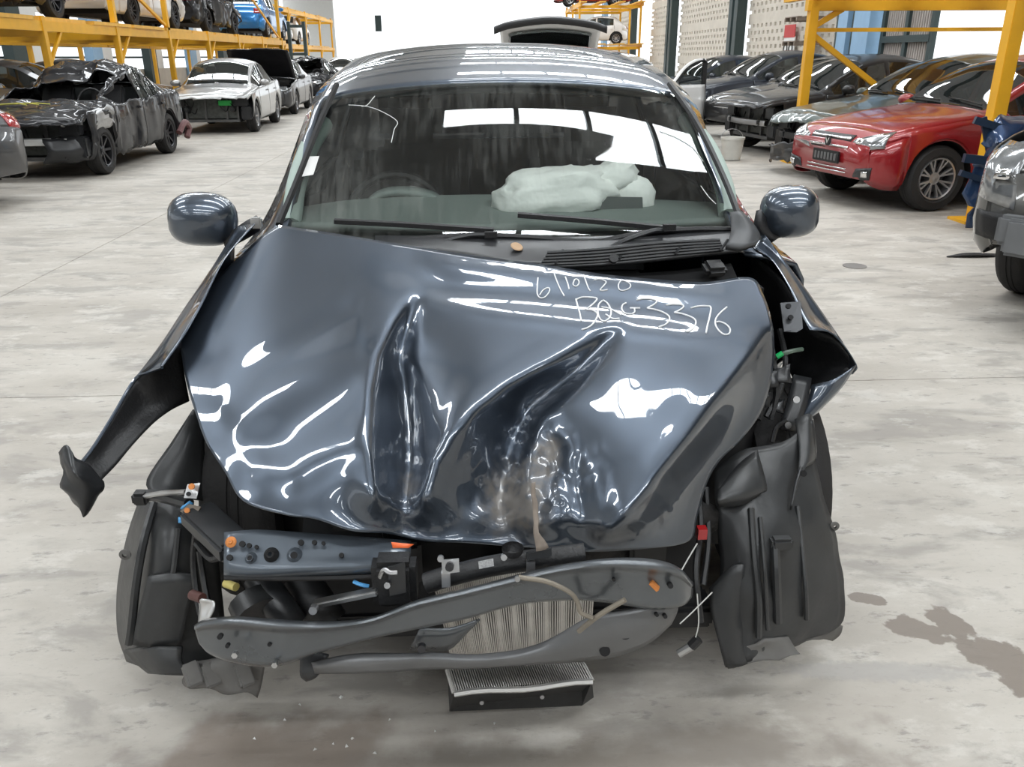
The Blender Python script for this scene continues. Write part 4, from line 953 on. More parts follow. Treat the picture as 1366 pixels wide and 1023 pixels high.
def bonnet():
    cps, ces = [], []
    def addline(l, closed=False):
        b0 = len(cps); cps.extend(l); n_ = len(l)
        ces.extend([(b0+i, b0+i+1) for i in range(n_-1)] + ([(b0+n_-1, b0)] if closed else []))
    addline(BND, True)
    for l in CREASE: addline([(p[0]+.01*i, p[1]+.01*i, p[2]) for i, p in enumerate(l)])
    cps.extend(FREE)
    vo, eo, fo_, ov, oe, of_ = delaunay_2d_cdt([Vector((p[0], p[1])) for p in cps], ces, [], 0, 1e-4)
    hv = [np.mean([cps[k][2] for k in src]) if src else 0.0 for src in ov]
    for i, src in enumerate(ov):
        if not src:
            hv[i] = min(((Vector((p[0], p[1]))-vo[i]).length, p[2]) for p in cps)[1]
    X0, Y0, stp = 224, 284, 3; nx, ny = 278, 156
    gxx, gyy = np.meshgrid(X0+stp*np.arange(nx), Y0+stp*np.arange(ny), indexing='ij')
    Hh = np.full((nx, ny), np.nan)
    for f in fo_:
        a, b, c = (vo[i] for i in f); ha, hb, hc = (hv[i] for i in f)
        i0 = max(0, int((min(a.x, b.x, c.x)-X0)/stp)); i1 = min(nx, int((max(a.x, b.x, c.x)-X0)/stp)+2)
        j0 = max(0, int((min(a.y, b.y, c.y)-Y0)/stp)); j1 = min(ny, int((max(a.y, b.y, c.y)-Y0)/stp)+2)
        if i1 <= i0 or j1 <= j0: continue
        x, y = gxx[i0:i1, j0:j1], gyy[i0:i1, j0:j1]
        d = (b.y-c.y)*(a.x-c.x)+(c.x-b.x)*(a.y-c.y)
        if abs(d) < 1e-9: continue
        l1 = ((b.y-c.y)*(x-c.x)+(c.x-b.x)*(y-c.y))/d; l2 = ((c.y-a.y)*(x-c.x)+(a.x-c.x)*(y-c.y))/d; l3 = 1-l1-l2
        ins = (l1 > -1e-6) & (l2 > -1e-6) & (l3 > -1e-6)
        sub = Hh[i0:i1, j0:j1]; sub[ins] = (l1*ha+l2*hb+l3*hc)[ins]
    # fill outside
    for _ in range(300):
        nanm = np.isnan(Hh)
        if not nanm.any(): break
        p = np.pad(Hh, 1, constant_values=np.nan)
        st_ = np.stack([p[:-2, 1:-1], p[2:, 1:-1], p[1:-1, :-2], p[1:-1, 2:]])
        with np.errstate(all='ignore'):
            import warnings; warnings.simplefilter('ignore'); mn = np.nanmean(st_, 0)
        Hh[nanm] = mn[nanm]
    def blur(a, s):
        r = int(3*s)+1; k = np.exp(-.5*(np.arange(-r, r+1)/s)**2); k /= k.sum()
        p = np.pad(a, ((r, r), (0, 0)), mode='edge'); a = sum(k[i]*p[i:i+a.shape[0]] for i in range(2*r+1))
        p = np.pad(a, ((0, 0), (r, r)), mode='edge'); return sum(k[i]*p[:, i:i+a.shape[1]] for i in range(2*r+1))
    dist = np.full((nx, ny), 1e9)
    for l in CREASE[1:]:
        for (x1, y1, _), (x2, y2, _) in zip(l[:-1], l[1:]):
            dx, dy = x2-x1, y2-y1; t = np.clip(((gxx-x1)*dx+(gyy-y1)*dy)/(dx*dx+dy*dy), 0, 1)
            dist = np.minimum(dist, np.hypot(gxx-x1-t*dx, gyy-y1-t*dy))
    fine, mid, big = blur(Hh, 1.6), blur(Hh, 4.5), blur(Hh, 9.5)
    w1 = np.clip((dist-4)/22, 0, 1); w2 = np.clip((dist-22)/40, 0, 1)
    Hs = fine*(1-w1)+mid*w1*(1-w2)+big*w1*w2
    Hs = blur(Hs, 1.3)
    def hat(x, y):
        fx = min(max((x-X0)/stp, 0), nx-1.001); fy = min(max((y-Y0)/stp, 0), ny-1.001); i, j = int(fx), int(fy); u, v = fx-i, fy-j
        return (Hs[i, j]*(1-u)+Hs[i+1, j]*u)*(1-v)+(Hs[i, j+1]*(1-u)+Hs[i+1, j+1]*u)*v
    # dense boundary
    bl = []
    nb = len(BND)
    pts = catmull([Vector((p[0], p[1], 0)) for p in BND]+[Vector((BND[0][0], BND[0][1], 0))], 12)[:-1]
    poly = [(p.x, p.y) for p in pts]
    px = np.array([p[0] for p in poly]); py = np.array([p[1] for p in poly])
    def inside(x, y):
        x2, y2 = np.roll(px, -1), np.roll(py, -1)
        c = ((py > y) != (y2 > y)) & (x < (x2-px)*(y-py)/(y2-py+1e-12)+px); return (c.sum() % 2) == 1
    vs2 = [Vector(p) for p in poly]; n0 = len(vs2); edges = [(i, (i+1) % n0) for i in range(n0)]
    for off_ in (4.0, 8.0):
        for i in range(n0):
            a, b = poly[i-1], poly[(i+1) % n0]; tx, ty = b[0]-a[0], b[1]-a[1]; l_ = math.hypot(tx, ty) or 1
            for sg in (1, -1):
                x, y = poly[i][0]-sg*ty/l_*off_, poly[i][1]+sg*tx/l_*off_
                if inside(x, y) and np.min((px-x)**2+(py-y)**2) > (off_*.85)**2: vs2.append(Vector((x, y)))
    for k, x in enumerate(np.arange(236, 1040, 5.0)):
        for y in np.arange(296, 740, 5.0):
            if inside(x, y) and np.min((px-x)**2+(py-y)**2) > 125: vs2.append(Vector((x, y+(1.2 if k % 2 else -1.2))))
    v3, e3, f3, *_ = delaunay_2d_cdt(vs2, edges, [tuple(range(n0))], 1, 1e-3)
    z0, s0, y0 = .612, .385, 1.30
    out, dirt = [], []
    for v in v3:
        r = ray(v.x, v.y); h = hat(v.x, v.y)
        # crushed front: small folds
        k1 = max(0, 1-math.hypot((v.x-715)/110, (v.y-640)/95)); k2 = max(0, 1-math.hypot((v.x-340)/80, (v.y-620)/70)); k3 = max(0, 1-math.hypot((v.x-545)/40, (v.y-640)/90))
        nn = noise.noise(Vector((v.x*.030, v.y*.022, 1.3))); n2 = noise.noise(Vector((v.x*.07, v.y*.05, 4.3)))
        h += (nn*.020+n2*.010)*min(1, 1.6*k1)+(nn*.012)*k2+n2*.010*k3+ripple(v.x, v.y)+.0022*noise.noise(Vector((v.x*.011, v.y*.013, 7)))
        t = (z0-s0*y0+h-CAMH)/(r.z-s0*r.y)
        out.append(L_(CAMP+r*t))
        d = max(0, 1-math.hypot((v.x-690)/75, (v.y-665)/85))*1.5+max(0, 1-math.hypot((v.x-735)/35, (v.y-600)/40))*1.1+max(0, 1-math.hypot((v.x-545)/28, (v.y-650)/50))*.8
        dirt.append(min(1., d))
    me = bpy.data.meshes.new('hood'); me.from_pydata([tuple(v) for v in out], [], [tuple(f) for f in f3])
    at = me.attributes.new('dirt', 'FLOAT', 'POINT'); at.data.foreach_set('value', dirt)
    bm = bmesh.new(); bm.from_mesh(me); bmesh.ops.recalc_face_normals(bm, faces=bm.faces)
    if sum(f.normal.z for f in bm.faces) < 0: bmesh.ops.reverse_faces(bm, faces=bm.faces)
    bm.to_mesh(me); bm.free(); me.materials.append(P_MAIN); me.shade_smooth()
    o = link_mesh('hood', me, None, MC)
    md = o.modifiers.new('thickness', 'SOLIDIFY'); md.thickness = .003; md.offset = -1
    return o, BVHTree.FromPolygons(out, [tuple(f) for f in f3])
hood, hbvh = bonnet()
hood['label'] = 'crumpled graphite blue bonnet with two deep buckles and white marker writing'
# ---- white marker writing
INK = mat('white_paint_marker', (.85, .85, .86), 0, .45, var=.03)
def stroke(pts):
    c = catmull([Vector((690+a/4.406, 350+b/4.406, 0)) for a, b in pts], 5); res = []
    o = L_(CAMP)
    for p in c:
        d = ray(p.x, p.y).normalized(); h = hbvh.ray_cast(o, d)
        if h[0] is not None: res.append(h[0]-d*.0015)
    return res
DATE = [[(122,90),(118,140),(118,185),(135,208),(160,205),(185,178),(190,155),(175,150),(150,165),(132,190)], [(217,65),(235,115),(255,160),(277,197)], [(283,85),(297,125),(305,158)],
 [(335,105),(328,130),(345,140),(362,125),(360,105),(345,98),(335,105)], [(390,72),(405,115),(418,150),(430,168)], [(452,103),(480,97),(510,105),(522,118),(505,140),(488,160),(500,165),(530,160)], [(610,105),(595,130),(600,158),(625,165),(660,150),(665,130),(640,112),(612,105)]]
REG = [[(345,215),(355,255),(368,300),(376,345)], [(345,218),(380,205),(430,205),(468,212),(455,235),(420,265),(400,275),(440,280),(470,300),(465,330),(440,365),(410,385),(380,395)],
 [(500,225),(478,250),(475,300),(490,335),(515,345),(545,320),(550,280),(530,240),(505,222)], [(495,262),(540,270),(580,290),(612,308)], [(520,305),(560,330),(600,330)],
 [(640,238),(620,250),(615,275),(635,298),(670,303),(690,290),(688,268)], [(662,268),(722,268)], [(700,220),(740,213),(790,215),(820,228),(800,250),(765,268),(800,275),(850,290),(890,315),(893,340),(870,365),(830,380)],
 [(875,250),(920,245),(970,250),(975,265),(945,285),(925,295),(970,302),(1030,325),(1050,350),(1035,385),(1005,405),(985,402)], [(1020,268),(1060,258),(1110,256),(1138,265),(1130,320),(1118,370),(1110,415)],
 [(1232,262),(1195,295),(1168,330),(1165,365),(1185,400),(1215,422),(1245,418),(1250,390),(1225,362),(1190,348),(1170,350)]]
for nm, ls, r_ in (('marker_date_writing', DATE, .0017), ('marker_registration_writing', REG, .0021)):
    mb = MB()
    for l in ls:
        s_ = stroke(l)
        if len(s_) > 2: mb.tube(s_, r_, 6)
    mb.build(nm, INK, hood, 60)

# ---- mirrors
def side_mirror(px, py, sx, flip):
    c = q(px, py, 2.38); mb = MB()
    mb.lathe([(.001, -.075), (.03, -.074), (.06, -.068), (.085, -.054), (.102, -.028), (.108, .0), (.106, .03), (.098, .045)], axis='Y', n=28)
    for i_, v_ in enumerate(mb.v):
        r_ = math.hypot(v_[0], v_[2]) or 1e-9; a_ = math.atan2(v_[2], v_[0]); cc, ss_ = math.cos(a_), math.sin(a_)
        mb.v[i_] = (r_*math.copysign(abs(cc)**.78, cc), v_[1], r_*math.copysign(abs(ss_)**(.78 if ss_ > 0 else .62), ss_))
    o = mb.build('mirror', P_MAIN, MC, 60); o.location = c; o.scale = (sx*.88, .95, .69); o.rotation_euler = (0, 0.10*flip, .25*flip)
    MB().lathe([(.001, .04), (.096, .042)], axis='Y', n=28).build('mirror_glass', CHROME, o, 40)
    MB().lathe([(.094, .034), (.104, .03), (.104, .05), (.094, .05)], axis='Y', n=28).build('mirror_rim', BLACK, o, 40)
    return o
side_mirror(271, 293, 1.0, 1); side_mirror(1053, 283, .88, -1)
psheet('mirror_foot', [[(300,318,2.36),(325,300,2.36),(345,290,2.36)], [(302,330,2.34),(325,318,2.34),(343,305,2.32)]], BLACK, .02, 3, 2)
psheet('mirror_foot', [[(1012,280,2.36),(1025,300,2.36),(1040,316,2.36)], [(1008,300,2.34),(1018,315,2.34),(1032,322,2.34)]], BLACK, .02, 3, 2)
MB().box(q(342, 297, 2.31), (.03, .02, .03)).build('silver_clip', STEEL, MC, 20, bevel=.004)

# ---- windscreen surround, scuttle and wipers
SEAL = mat('black_rubber_seal', (.01, .01, .011), 0, .45)
psheet('scuttle_panel', [[(500,330,2.20),(600,338,2.19),(700,356,2.16),(800,354,2.15),(900,344,2.16),(985,335,2.18)], [(500,322,2.26),(600,324,2.26),(700,330,2.25),(800,330,2.25),(900,325,2.25),(985,318,2.26)], [(500,316,2.31),(600,317,2.31),(700,318,2.31),(800,317,2.31),(900,312,2.31),(990,303,2.32)]], SATIN, .01, 5, 4)
for k in range(5):
    f = k/4.
    ptube('vent_slat', [(720+10*f, 353-16*f, 2.155), (800+5*f, 349-17*f, 2.155), (880, 341-17*f, 2.16), (965-5*f, 333-13*f, 2.17)], .0045, SATIN, 4, 6)
for x_ in (745, 830, 905, 965): ptube('vent_rib', [(x_-4, 352-(x_-745)*.08, 2.15), (x_+6, 333-(x_-745)*.06, 2.17)], .004, SATIN, 2, 6)
MB().disc(q(818, 346, 2.13), (0, -1, .6), .012, .014, 14).build('fastener', BLACK, MC, 30)
psheet('scuttle_end', [[(968,330,2.18),(990,332,2.17),(1008,326,2.2)], [(975,312,2.24),(1000,310,2.23),(1012,318,2.26)], [(975,285,2.30),(988,285,2.28),(1006,305,2.3)]], mat('grey_trim', (.06, .062, .065), 0, .45), .015, 4, 4)
psheet('scuttle_drain', [[(700,362,2.20),(800,366,2.2),(900,362,2.2),(975,352,2.2)], [(700,372,2.10),(800,376,2.10),(900,380,2.12),(985,375,2.14)]], DEEP, .004, 4, 3)
MB().beam(q(948, 350, 2.16), q(958, 366, 2.11), .06, .03).build('hinge_cover', BLACK, MC, 20, bevel=.01)
for pts, r_ in (([(522,322,2.285),(610,315,2.30),(700,316,2.30),(787,324,2.285)], .008), ([(778,328,2.28),(850,312,2.30),(920,306,2.305),(978,306,2.30)], .008)):
    ptube('wiper_blade', pts, r_, BLACK, 6, 6)
ptube('wiper_arm', [(545,330,2.25),(575,326,2.265),(625,314,2.285),(660,314,2.285)], [.007]*16, SATIN, 5, 6)
ptube('wiper_arm', [(815,330,2.25),(835,320,2.27),(870,308,2.285),(885,307,2.29)], .007, SATIN, 5, 6)
for (x_, y_) in ((655, 313), (893, 303)): MB().box(q(x_, y_, 2.28), (.035, .015, .016)).build('wiper_clip', BLACK, MC, 0)
o = MB().lathe([(.001, 0), (.014, .001), (.018, .003), (.016, .005), (.001, .004)], n=12).build('dead_leaf', mat('tan_leaf', (.45, .30, .18), 0, .7), MC, 40); o.location = q(689, 330, 2.23); o.rotation_euler = (.5, .1, .4)
ptube('windscreen_seal', [(372,300,2.30),(398,236,2.47),(424,170,2.68),(449,113,2.89)], .010, SEAL, 5, 6)
ptube('windscreen_seal', [(990,300,2.30),(965,236,2.47),(930,165,2.68),(893,112,2.89)], .010, SEAL, 5, 6)
# windscreen sticker
def on_ws(px, py, lift=.004):
    d = ray(px, py).normalized(); h = mbvh.ray_cast(L_(CAMP), d); return (h[0]-d*lift) if h[0] is not None else q(px, py, 2.5)
MB().add([on_ws(408, 209), on_ws(426, 208), on_ws(418, 233), on_ws(400, 236)], [(0, 1, 2, 3)]).build('windscreen_sticker', mat('white_paper', (.85, .85, .83), 0, .7, var=.02), MC, 0)
for ln in ([(465,140),(490,142),(512,150),(530,162),(526,172)], [(500,128),(490,140),(482,142)], [(526,172),(522,190)], [(935,248),(945,262),(955,272)], [(880,175),(905,185),(925,198),(938,215)]):
    MB().tube(catmull([on_ws(a, b, .002) for a, b in ln], 3), .0012, 5).build('glass_crack', mat('crack_white', (.7, .72, .7), 0, .6), MC, 40)

# ---- cabin
DASH = mat('green_grey_dash', (.17, .205, .19), 0, .7, var=.08); TRIM = mat('pale_green_trim', (.36, .44, .40), 0, .7, var=.05)
psheet('dashboard', [[(385,302,2.40),(520,306,2.38),(680,306,2.37),(830,303,2.38),(975,296,2.40)], [(395,288,2.55),(500,283,2.62),(680,283,2.62),(830,280,2.62),(960,282,2.55)], [(400,283,2.70),(470,272,2.86),(560,266,2.92),(700,266,2.92),(955,276,2.72)], [(400,330,2.75),(480,320,2.95),(560,320,3.0),(700,320,3.0),(955,320,2.8)]], DASH, .02, 6, 5)
psheet('instrument_hood', [[(478,285,2.78),(505,262,2.82),(540,258,2.84),(580,266,2.82),(600,285,2.78)], [(478,285,2.9),(505,258,2.95),(540,252,2.95),(580,260,2.95),(600,285,2.9)]], DASH, .02, 5, 3)
sc = q(530, 300, 3.05); mb = MB(); ring = [sc+Vector((.185*math.cos(a), .05*math.sin(a), .175*math.sin(a))) for a in np.linspace(0, 2*math.pi, 33)]
mb.tube(ring, .016, 8, False); mb.beam(sc-Vector((.17, 0, 0)), sc+Vector((.17, 0, 0)), .04, .03); mb.beam(sc, sc-Vector((0, .03, .16)), .04, .03); mb.lathe([(.001, -.03), (.06, -.02), (.075, .02)], c=sc, axis='Y', n=16)
mb.build('steering_wheel', BLACK, MC, 40)
CLOTH = mat('airbag_nylon', (.90, .92, .88), 0, .75, var=.04, bump=.6, bscale=22)
psheet('driver_airbag', [[(519,262,2.98),(534,252,2.98),(555,251,2.98),(575,258,2.97)], [(524,268,2.94),(538,260,2.93),(556,260,2.93),(586,276,2.92)], [(530,272,2.96),(545,268,2.95),(570,282,2.94),(592,284,2.95)]], mat('grey_airbag_nylon', (.42, .41, .40), 0, .8), .012, 5, 5, .01)
def blob_mesh(parts):
    mb = MB()
    for c, (a, b, d), rot, seed, amp in parts:
        vs = []; fs = []; nu, nv = 36, 22
        for j in range(nv+1):
            th_ = math.pi*j/nv
            for i in range(nu):
                ph = 2*math.pi*i/nu; p = Vector((math.sin(th_)*math.cos(ph), math.sin(th_)*math.sin(ph), math.cos(th_)))
                s_ = Vector([math.copysign(abs(v)**.8, v) for v in p])
                n_ = noise.noise(p*1.6+Vector((seed, 0, 0)))*.5+noise.noise(p*4+Vector((seed, 3, 0)))*.35+abs(noise.noise(p*7+Vector((0, seed, 0))))*.22
                s_ = s_*(1+amp*n_); s_ = Matrix.Rotation(rot, 3, 'Y') @ Vector((s_.x*a, s_.y*b, s_.z*d)); vs.append(c+s_)
        for j in range(nv):
            for i in range(nu): fs.append((j*nu+i, j*nu+(i+1) % nu, (j+1)*nu+(i+1) % nu, (j+1)*nu+i))
        mb.add(vs, fs)
    return mb
AB = blob_mesh([(q(740, 258, 2.66), (.185, .12, .085), -.10, 2.0, .35), (q(818, 236, 2.68), (.075, .07, .05), -.4, 5.0, .4), (q(842, 262, 2.66), (.072, .06, .065), .1, 8.0, .15)]).build('passenger_airbag', CLOTH, MC, 60)
poly_plate('airbag_flap', qs([(797,262,2.585),(857,263,2.585),(858,287,2.585),(796,288,2.585)]), (0, -1, .3), .006, mat('grey_flap', (.10, .115, .11), 0, .6), AB)
ptube('pillar_trim', [(388,300,2.42),(396,245,2.56),(413,196,2.74),(432,166,2.90)], .030, TRIM, 5, 10)
ptube('pillar_trim', [(972,288,2.42),(966,250,2.52),(945,200,2.70),(915,160,2.90)], .030, TRIM, 5, 10)
for x in (-.37, .37):
    mb = MB(); mb.box((x, .25, .5), (.5, .5, .2)); mb.beam((x, .45, .55), (x, .62, 1.08), .48, .14, up=(0, -1, .2)); mb.box((x, .66, 1.2), (.26, .1, .18)); mb.build('seat', SEATM, MC, 30, bevel=.04)
mb = MB(); mb.box((0, 1.0, .55), (1.2, .5, .2)); mb.beam((0, 1.2, .6), (0, 1.4, 1.05), 1.2, .14, up=(0, -1, .2)); mb.build('rear_seat', SEATM, MC, 30, bevel=.04)
psheet('headliner', [[(455,130,2.98),(660,122,2.98),(885,128,2.98)], [(470,110,3.6),(660,104,3.6),(860,108,3.6)]], mat('grey_headlining', (.10, .11, .105), 0, .9), .01, 4, 4)
MB().box(q(690, 171, 2.88), (.24, .04, .055)).build('rear_view_mirror', BLACK, MC, 30, bevel=.012)
mb = MB(); mb.box((0, -.82, .53), (1.36, .06, .66)); mb.build('bulkhead', DEEP, MC, 0)
mb = MB(); mb.box((0, .3, .27), (1.45, 2.2, .1)); mb.build('cabin_floor', DEEP, MC, 0)

# ---- left side of picture: torn wing
psheet('fender', [[(340,299,2.27),(300,345,2.12),(268,408,1.97),(244,450,1.87),(216,490,1.79)], [(326,301,2.33),(292,352,2.17),(258,408,2.02),(230,450,1.92),(198,497,1.82)], [(314,308,2.33),(282,362,2.20),(245,415,2.06),(212,465,1.94),(180,505,1.84)], [(312,345,2.36),(282,420,2.24),(245,470,2.10),(214,515,2.0),(182,530,1.90)]], P_MAIN, .003, 5, 4)
psheet('fender_inner_side', [[(240,450,1.90),(200,487,1.83),(180,505,1.835),(150,555,1.74),(125,595,1.66),(106,619,1.60)], [(244,490,1.92),(215,525,1.86),(190,545,1.82),(160,580,1.73),(135,610,1.66),(118,628,1.60)], [(252,535,1.92),(230,546,1.86),(206,563,1.80),(178,592,1.72),(155,620,1.66),(135,641,1.60)]], BLACK, .004, 5, 4)
ptube('fender_flange', [(216,490,1.79),(198,497,1.82),(180,506,1.83),(150,556,1.735),(125,596,1.655),(107,619,1.595)], .004, P_MAIN, 5, 6)
psheet('fender_tip', [[(80,602,1.60),(90,596,1.60),(100,612,1.58),(116,622,1.59),(134,641,1.60)], [(82,622,1.58),(95,618,1.57),(106,632,1.55),(120,640,1.57),(133,652,1.6)], [(84,645,1.57),(98,645,1.55),(110,652,1.55),(122,660,1.57),(129,664,1.6)], [(96,668,1.57),(102,676,1.56),(107,688,1.56),(112,686,1.57),(117,682,1.58)]], SATIN, .005, 4, 4, .012, js=25)
# ---- right side of picture: wing bent open
psheet('fender', [[(1004,330,2.30),(1030,348,2.22),(1052,382,2.12),(1067,415,2.04),(1080,440,1.98)], [(1012,318,2.34),(1042,350,2.24),(1070,393,2.13),(1095,432,2.04),(1112,446,1.98)], [(1020,315,2.34),(1053,362,2.24),(1088,408,2.13),(1120,452,2.03),(1142,486,1.95)], [(1020,370,2.38),(1054,440,2.26),(1090,480,2.15),(1118,500,2.05),(1138,499,1.98)]], P_MAIN, .003, 5, 4)
psheet('fender_lower', [[(1083,513,1.95),(1112,506,1.93),(1142,487,1.945)], [(1076,540,1.93),(1098,535,1.92),(1118,522,1.94)], [(1060,572,1.92),(1066,571,1.92),(1074,566,1.94)]], P_MAIN, .004, 4, 4)
psheet('fender_inner_side', [[(1003,338,2.36),(1045,375,2.22),(1080,435,2.08),(1112,450,2.03),(1142,486,1.97)], [(1000,380,2.38),(1040,430,2.26),(1072,475,2.15),(1100,490,2.08),(1132,493,1.99)], [(1010,420,2.34),(1045,480,2.24),(1066,515,2.12),(1085,518,2.02),(1110,508,1.96)]], BLACK, .004, 5, 4)  # black backing sheet put in for the dark of the open cavity
brk = poly_plate('fender_bracket', qs([(1041,404,2.05),(1068,402,2.05),(1071,438,2.0),(1063,443,1.99),(1046,442,2.0)]), (0, -.8, .6), .006, mat('dusty_dark_steel', (.06, .062, .066), .6, .4), MC)
for (x_, y_) in ((1051, 409), (1054, 424), (1055, 437)): MB().disc(q(x_, y_, 2.015), (0, -.8, .6), .007, .006, 10).build('bolt_hole_shade', DEEP, brk, 30)  # solid dark discs, hole shade given by their colour
psheet('strut_plate', [[(1058,500,1.98),(1082,505,1.97)], [(1050,535,1.94),(1076,540,1.93)], [(1040,572,1.90),(1062,575,1.90)]], SATIN, .012, 3, 3)
for (x_, y_) in ((1061, 533), (1050, 567)): MB().disc(q(x_, y_, 1.90), (0, -1, .4), .009, .008, 10).build('bolt', STEEL, MC, 30)
ptube('green_wire', [(1030,482,2.0),(1042,473,1.98),(1058,468,1.98),(1070,466,2.0)], .006, mat('wire_grey_green', (.10, .14, .11), 0, .4), 4, 6)
MB().tube(qs([(1036,476,1.97),(1044,471,1.97)]), .007, 7).build('green_tape', mat('green_tape', (.0, .40, .10), 0, .4), MC, 40)
for k, pts in enumerate(([(1022,420,2.06),(1030,470,2.0),(1036,520,1.95),(1028,560,1.92)], [(1040,440,2.1),(1048,480,2.02),(1040,520,1.96),(1022,556,1.92)], [(1012,560,1.9),(1022,520,1.95),(1030,505,1.96)], [(1030,590,1.88),(1036,570,1.9),(1050,560,1.9)])):
    ptube('wiring_loom', pts, .009-.001*k, BLACK, 5, 6)
for k in range(6):
    a = (1018+random.uniform(-6, 30), 500+random.uniform(-10, 85)); psheet('bracket_scrap', [[(a[0]-10, a[1]-8, 1.95), (a[0]+9, a[1]-12, 1.94)], [(a[0]-12, a[1]+9, 1.93), (a[0]+8, a[1]+10, 1.92)]], SATIN, .006, 3, 3, .012, js=20)

# ---- engine bay filling
ENG = mat('engine_bay_black', (.012, .012, .013), .1, .5)
vs = []
for (Y, zt) in ((1.62, .48), (1.75, .56), (2.1, .72), (2.28, .80)):
    for x in (-.42, .50): vs += [L_((x, Y, zt-.06)), L_((x, Y, .22))]
fs = []
for i in range(3):
    a = i*4; fs += [(a, a+2, a+6, a+4), (a+1, a+5, a+7, a+3), (a, a+4, a+5, a+1), (a+2, a+3, a+7, a+6)]
fs += [(0, 1, 3, 2), (12, 14, 15, 13)]
MB().add(vs, fs).build('dark_bay_fill', DEEP, MC, 20)  # filler wedge; the shade of the engine bay is put into its colour
for sx in (-1, 1):
    MB().beam((sx*.27, -1.45, .40), (sx*.40, -.7, .45), .08, .12).build('chassis_rail', ENG, MC, 20, bevel=.01)
    MB().lathe([(.001, .62), (.06, .62), (.11, .56), (.13, .40), (.13, .2)], c=(sx*.56, -.95, 0), n=20).build('strut_tower', ENG, MC, 40)
MB().box((-.32, -1.25, .42), (.26, .2, .22)).build('battery', BLACK, MC, 20, bevel=.01)
MB().tube(catmull([Vector((-.1, -1.42, .36)), Vector((.1, -1.44, .42)), Vector((.25, -1.36, .40))], 5), .035, 10).build('hose', RUBBER, MC, 40)
MB().tube(catmull([Vector((.3, -1.4, .5)), Vector((.45, -1.3, .42)), Vector((.4, -1.2, .3))], 5), .03, 10).build('hose', RUBBER, MC, 40)
# lower sub-frame seen under the nose
MB().beam((-.45, -1.35, .20), (.45, -1.35, .20), .10, .06).build('subframe', ENG, MC, 20, bevel=.01)

# ---- wheel arch liners
LIN = mat('dusty_liner_plastic', (.030, .031, .032), 0, .38, var=.45, scale=7, rvar=.14, bump=.1, bscale=30)
DUSTY = mat('muddy_plastic', (.13, .125, .118), 0, .7, var=.5, scale=14)
psheet('arch_liner', [[(258,546,1.99),(264,550,1.98),(272,560,1.97)], [(228,592,1.91),(250,596,1.90),(272,602,1.93)], [(196,640,1.83),(232,640,1.84),(272,648,1.88)], [(204,662,1.80),(235,664,1.80),(272,668,1.86)]], LIN, .005, 4, 4)
psheet('arch_liner', [[(186,668,1.80),(215,671,1.74),(245,678,1.72),(280,700,1.76)], [(170,718,1.78),(205,720,1.66),(240,722,1.65),(288,730,1.72)], [(158,780,1.76),(198,780,1.62),(240,782,1.62),(295,790,1.72)], [(158,842,1.74),(195,845,1.60),(240,848,1.61),(300,850,1.68)], [(170,882,1.68),(205,893,1.58),(245,896,1.57),(295,886,1.62)]], LIN, .006, 6, 6)
psheet('liner_panel', [[(199,768,1.600),(232,764,1.600),(263,767,1.615)], [(186,815,1.585),(225,815,1.585),(250,817,1.60)], [(178,858,1.575),(215,862,1.575),(240,862,1.585)]], LIN, .014, 4, 4)
psheet('liner_foot', [[(168,866,1.64),(205,862,1.57),(243,862,1.565)], [(185,884,1.60),(215,880,1.55),(243,884,1.55)], [(200,896,1.585),(222,898,1.545),(262,900,1.545)]], LIN, .012, 4, 4)
ptube('liner_rib', [(206,672,1.745),(192,720,1.655),(182,775,1.615),(176,830,1.60),(172,858,1.60)], .010, LIN, 5, 7)
ptube('liner_rib', [(238,705,1.645),(232,760,1.605),(222,800,1.59)], .007, LIN, 5, 7)
psheet('torn_undertray', [[(246,880,1.56),(285,876,1.54),(318,880,1.53),(350,880,1.54)], [(246,902,1.54),(285,900,1.51),(318,900,1.51),(346,898,1.53)], [(258,915,1.53),(290,918,1.51),(318,922,1.50),(340,930,1.51)]], DUSTY, .008, 5, 4, .02, js=18)
for (x0, x1) in ((252, 272), (278, 296), (320, 342)): MB().beam(q(x0, 884, 1.53), q((x0+x1)/2, 915, 1.50), .035, .03).build('undertray_rib', DUSTY, MC, 20, bevel=.004)
for (x_, y_) in ((166, 741), (252, 908)): MB().lathe([(.006, 0), (.014, .002), (.014, .006), (.006, .006)], c=q(x_, y_, 1.70 if x_ < 200 else 1.51), axis='Y', n=14).build('clip_ring', DUSTY, MC, 40)
psheet('arch_liner', [[(952,628,1.76),(988,602,1.78),(1040,590,1.80),(1083,562,1.83)], [(955,668,1.69),(1000,660,1.69),(1050,652,1.72),(1091,632,1.77)], [(960,722,1.65),(1005,720,1.61),(1060,715,1.64),(1110,700,1.71)], [(962,782,1.61),(1005,785,1.56),(1065,785,1.59),(1125,772,1.66)], [(957,830,1.585),(1005,832,1.55),(1065,832,1.58),(1122,828,1.64)], [(968,886,1.55),(1002,880,1.53),(1040,868,1.56),(1086,850,1.60)]], LIN, .006, 6, 6, .006)
psheet('liner_flange', [[(948,784,1.60),(975,756,1.59),(992,752,1.585)], [(949,815,1.57),(970,808,1.56),(992,805,1.57)], [(962,868,1.53),(978,862,1.53),(994,858,1.55)], [(968,888,1.53),(985,888,1.52),(998,884,1.53)]], LIN, .010, 4, 4)
psheet('liner_top_fold', [[(958,655,1.66),(985,620,1.73),(1010,600,1.76)], [(957,668,1.63),(990,658,1.65),(1022,648,1.69)], [(960,675,1.65),(990,672,1.66),(1018,655,1.69)]], LIN, .006, 5, 4)
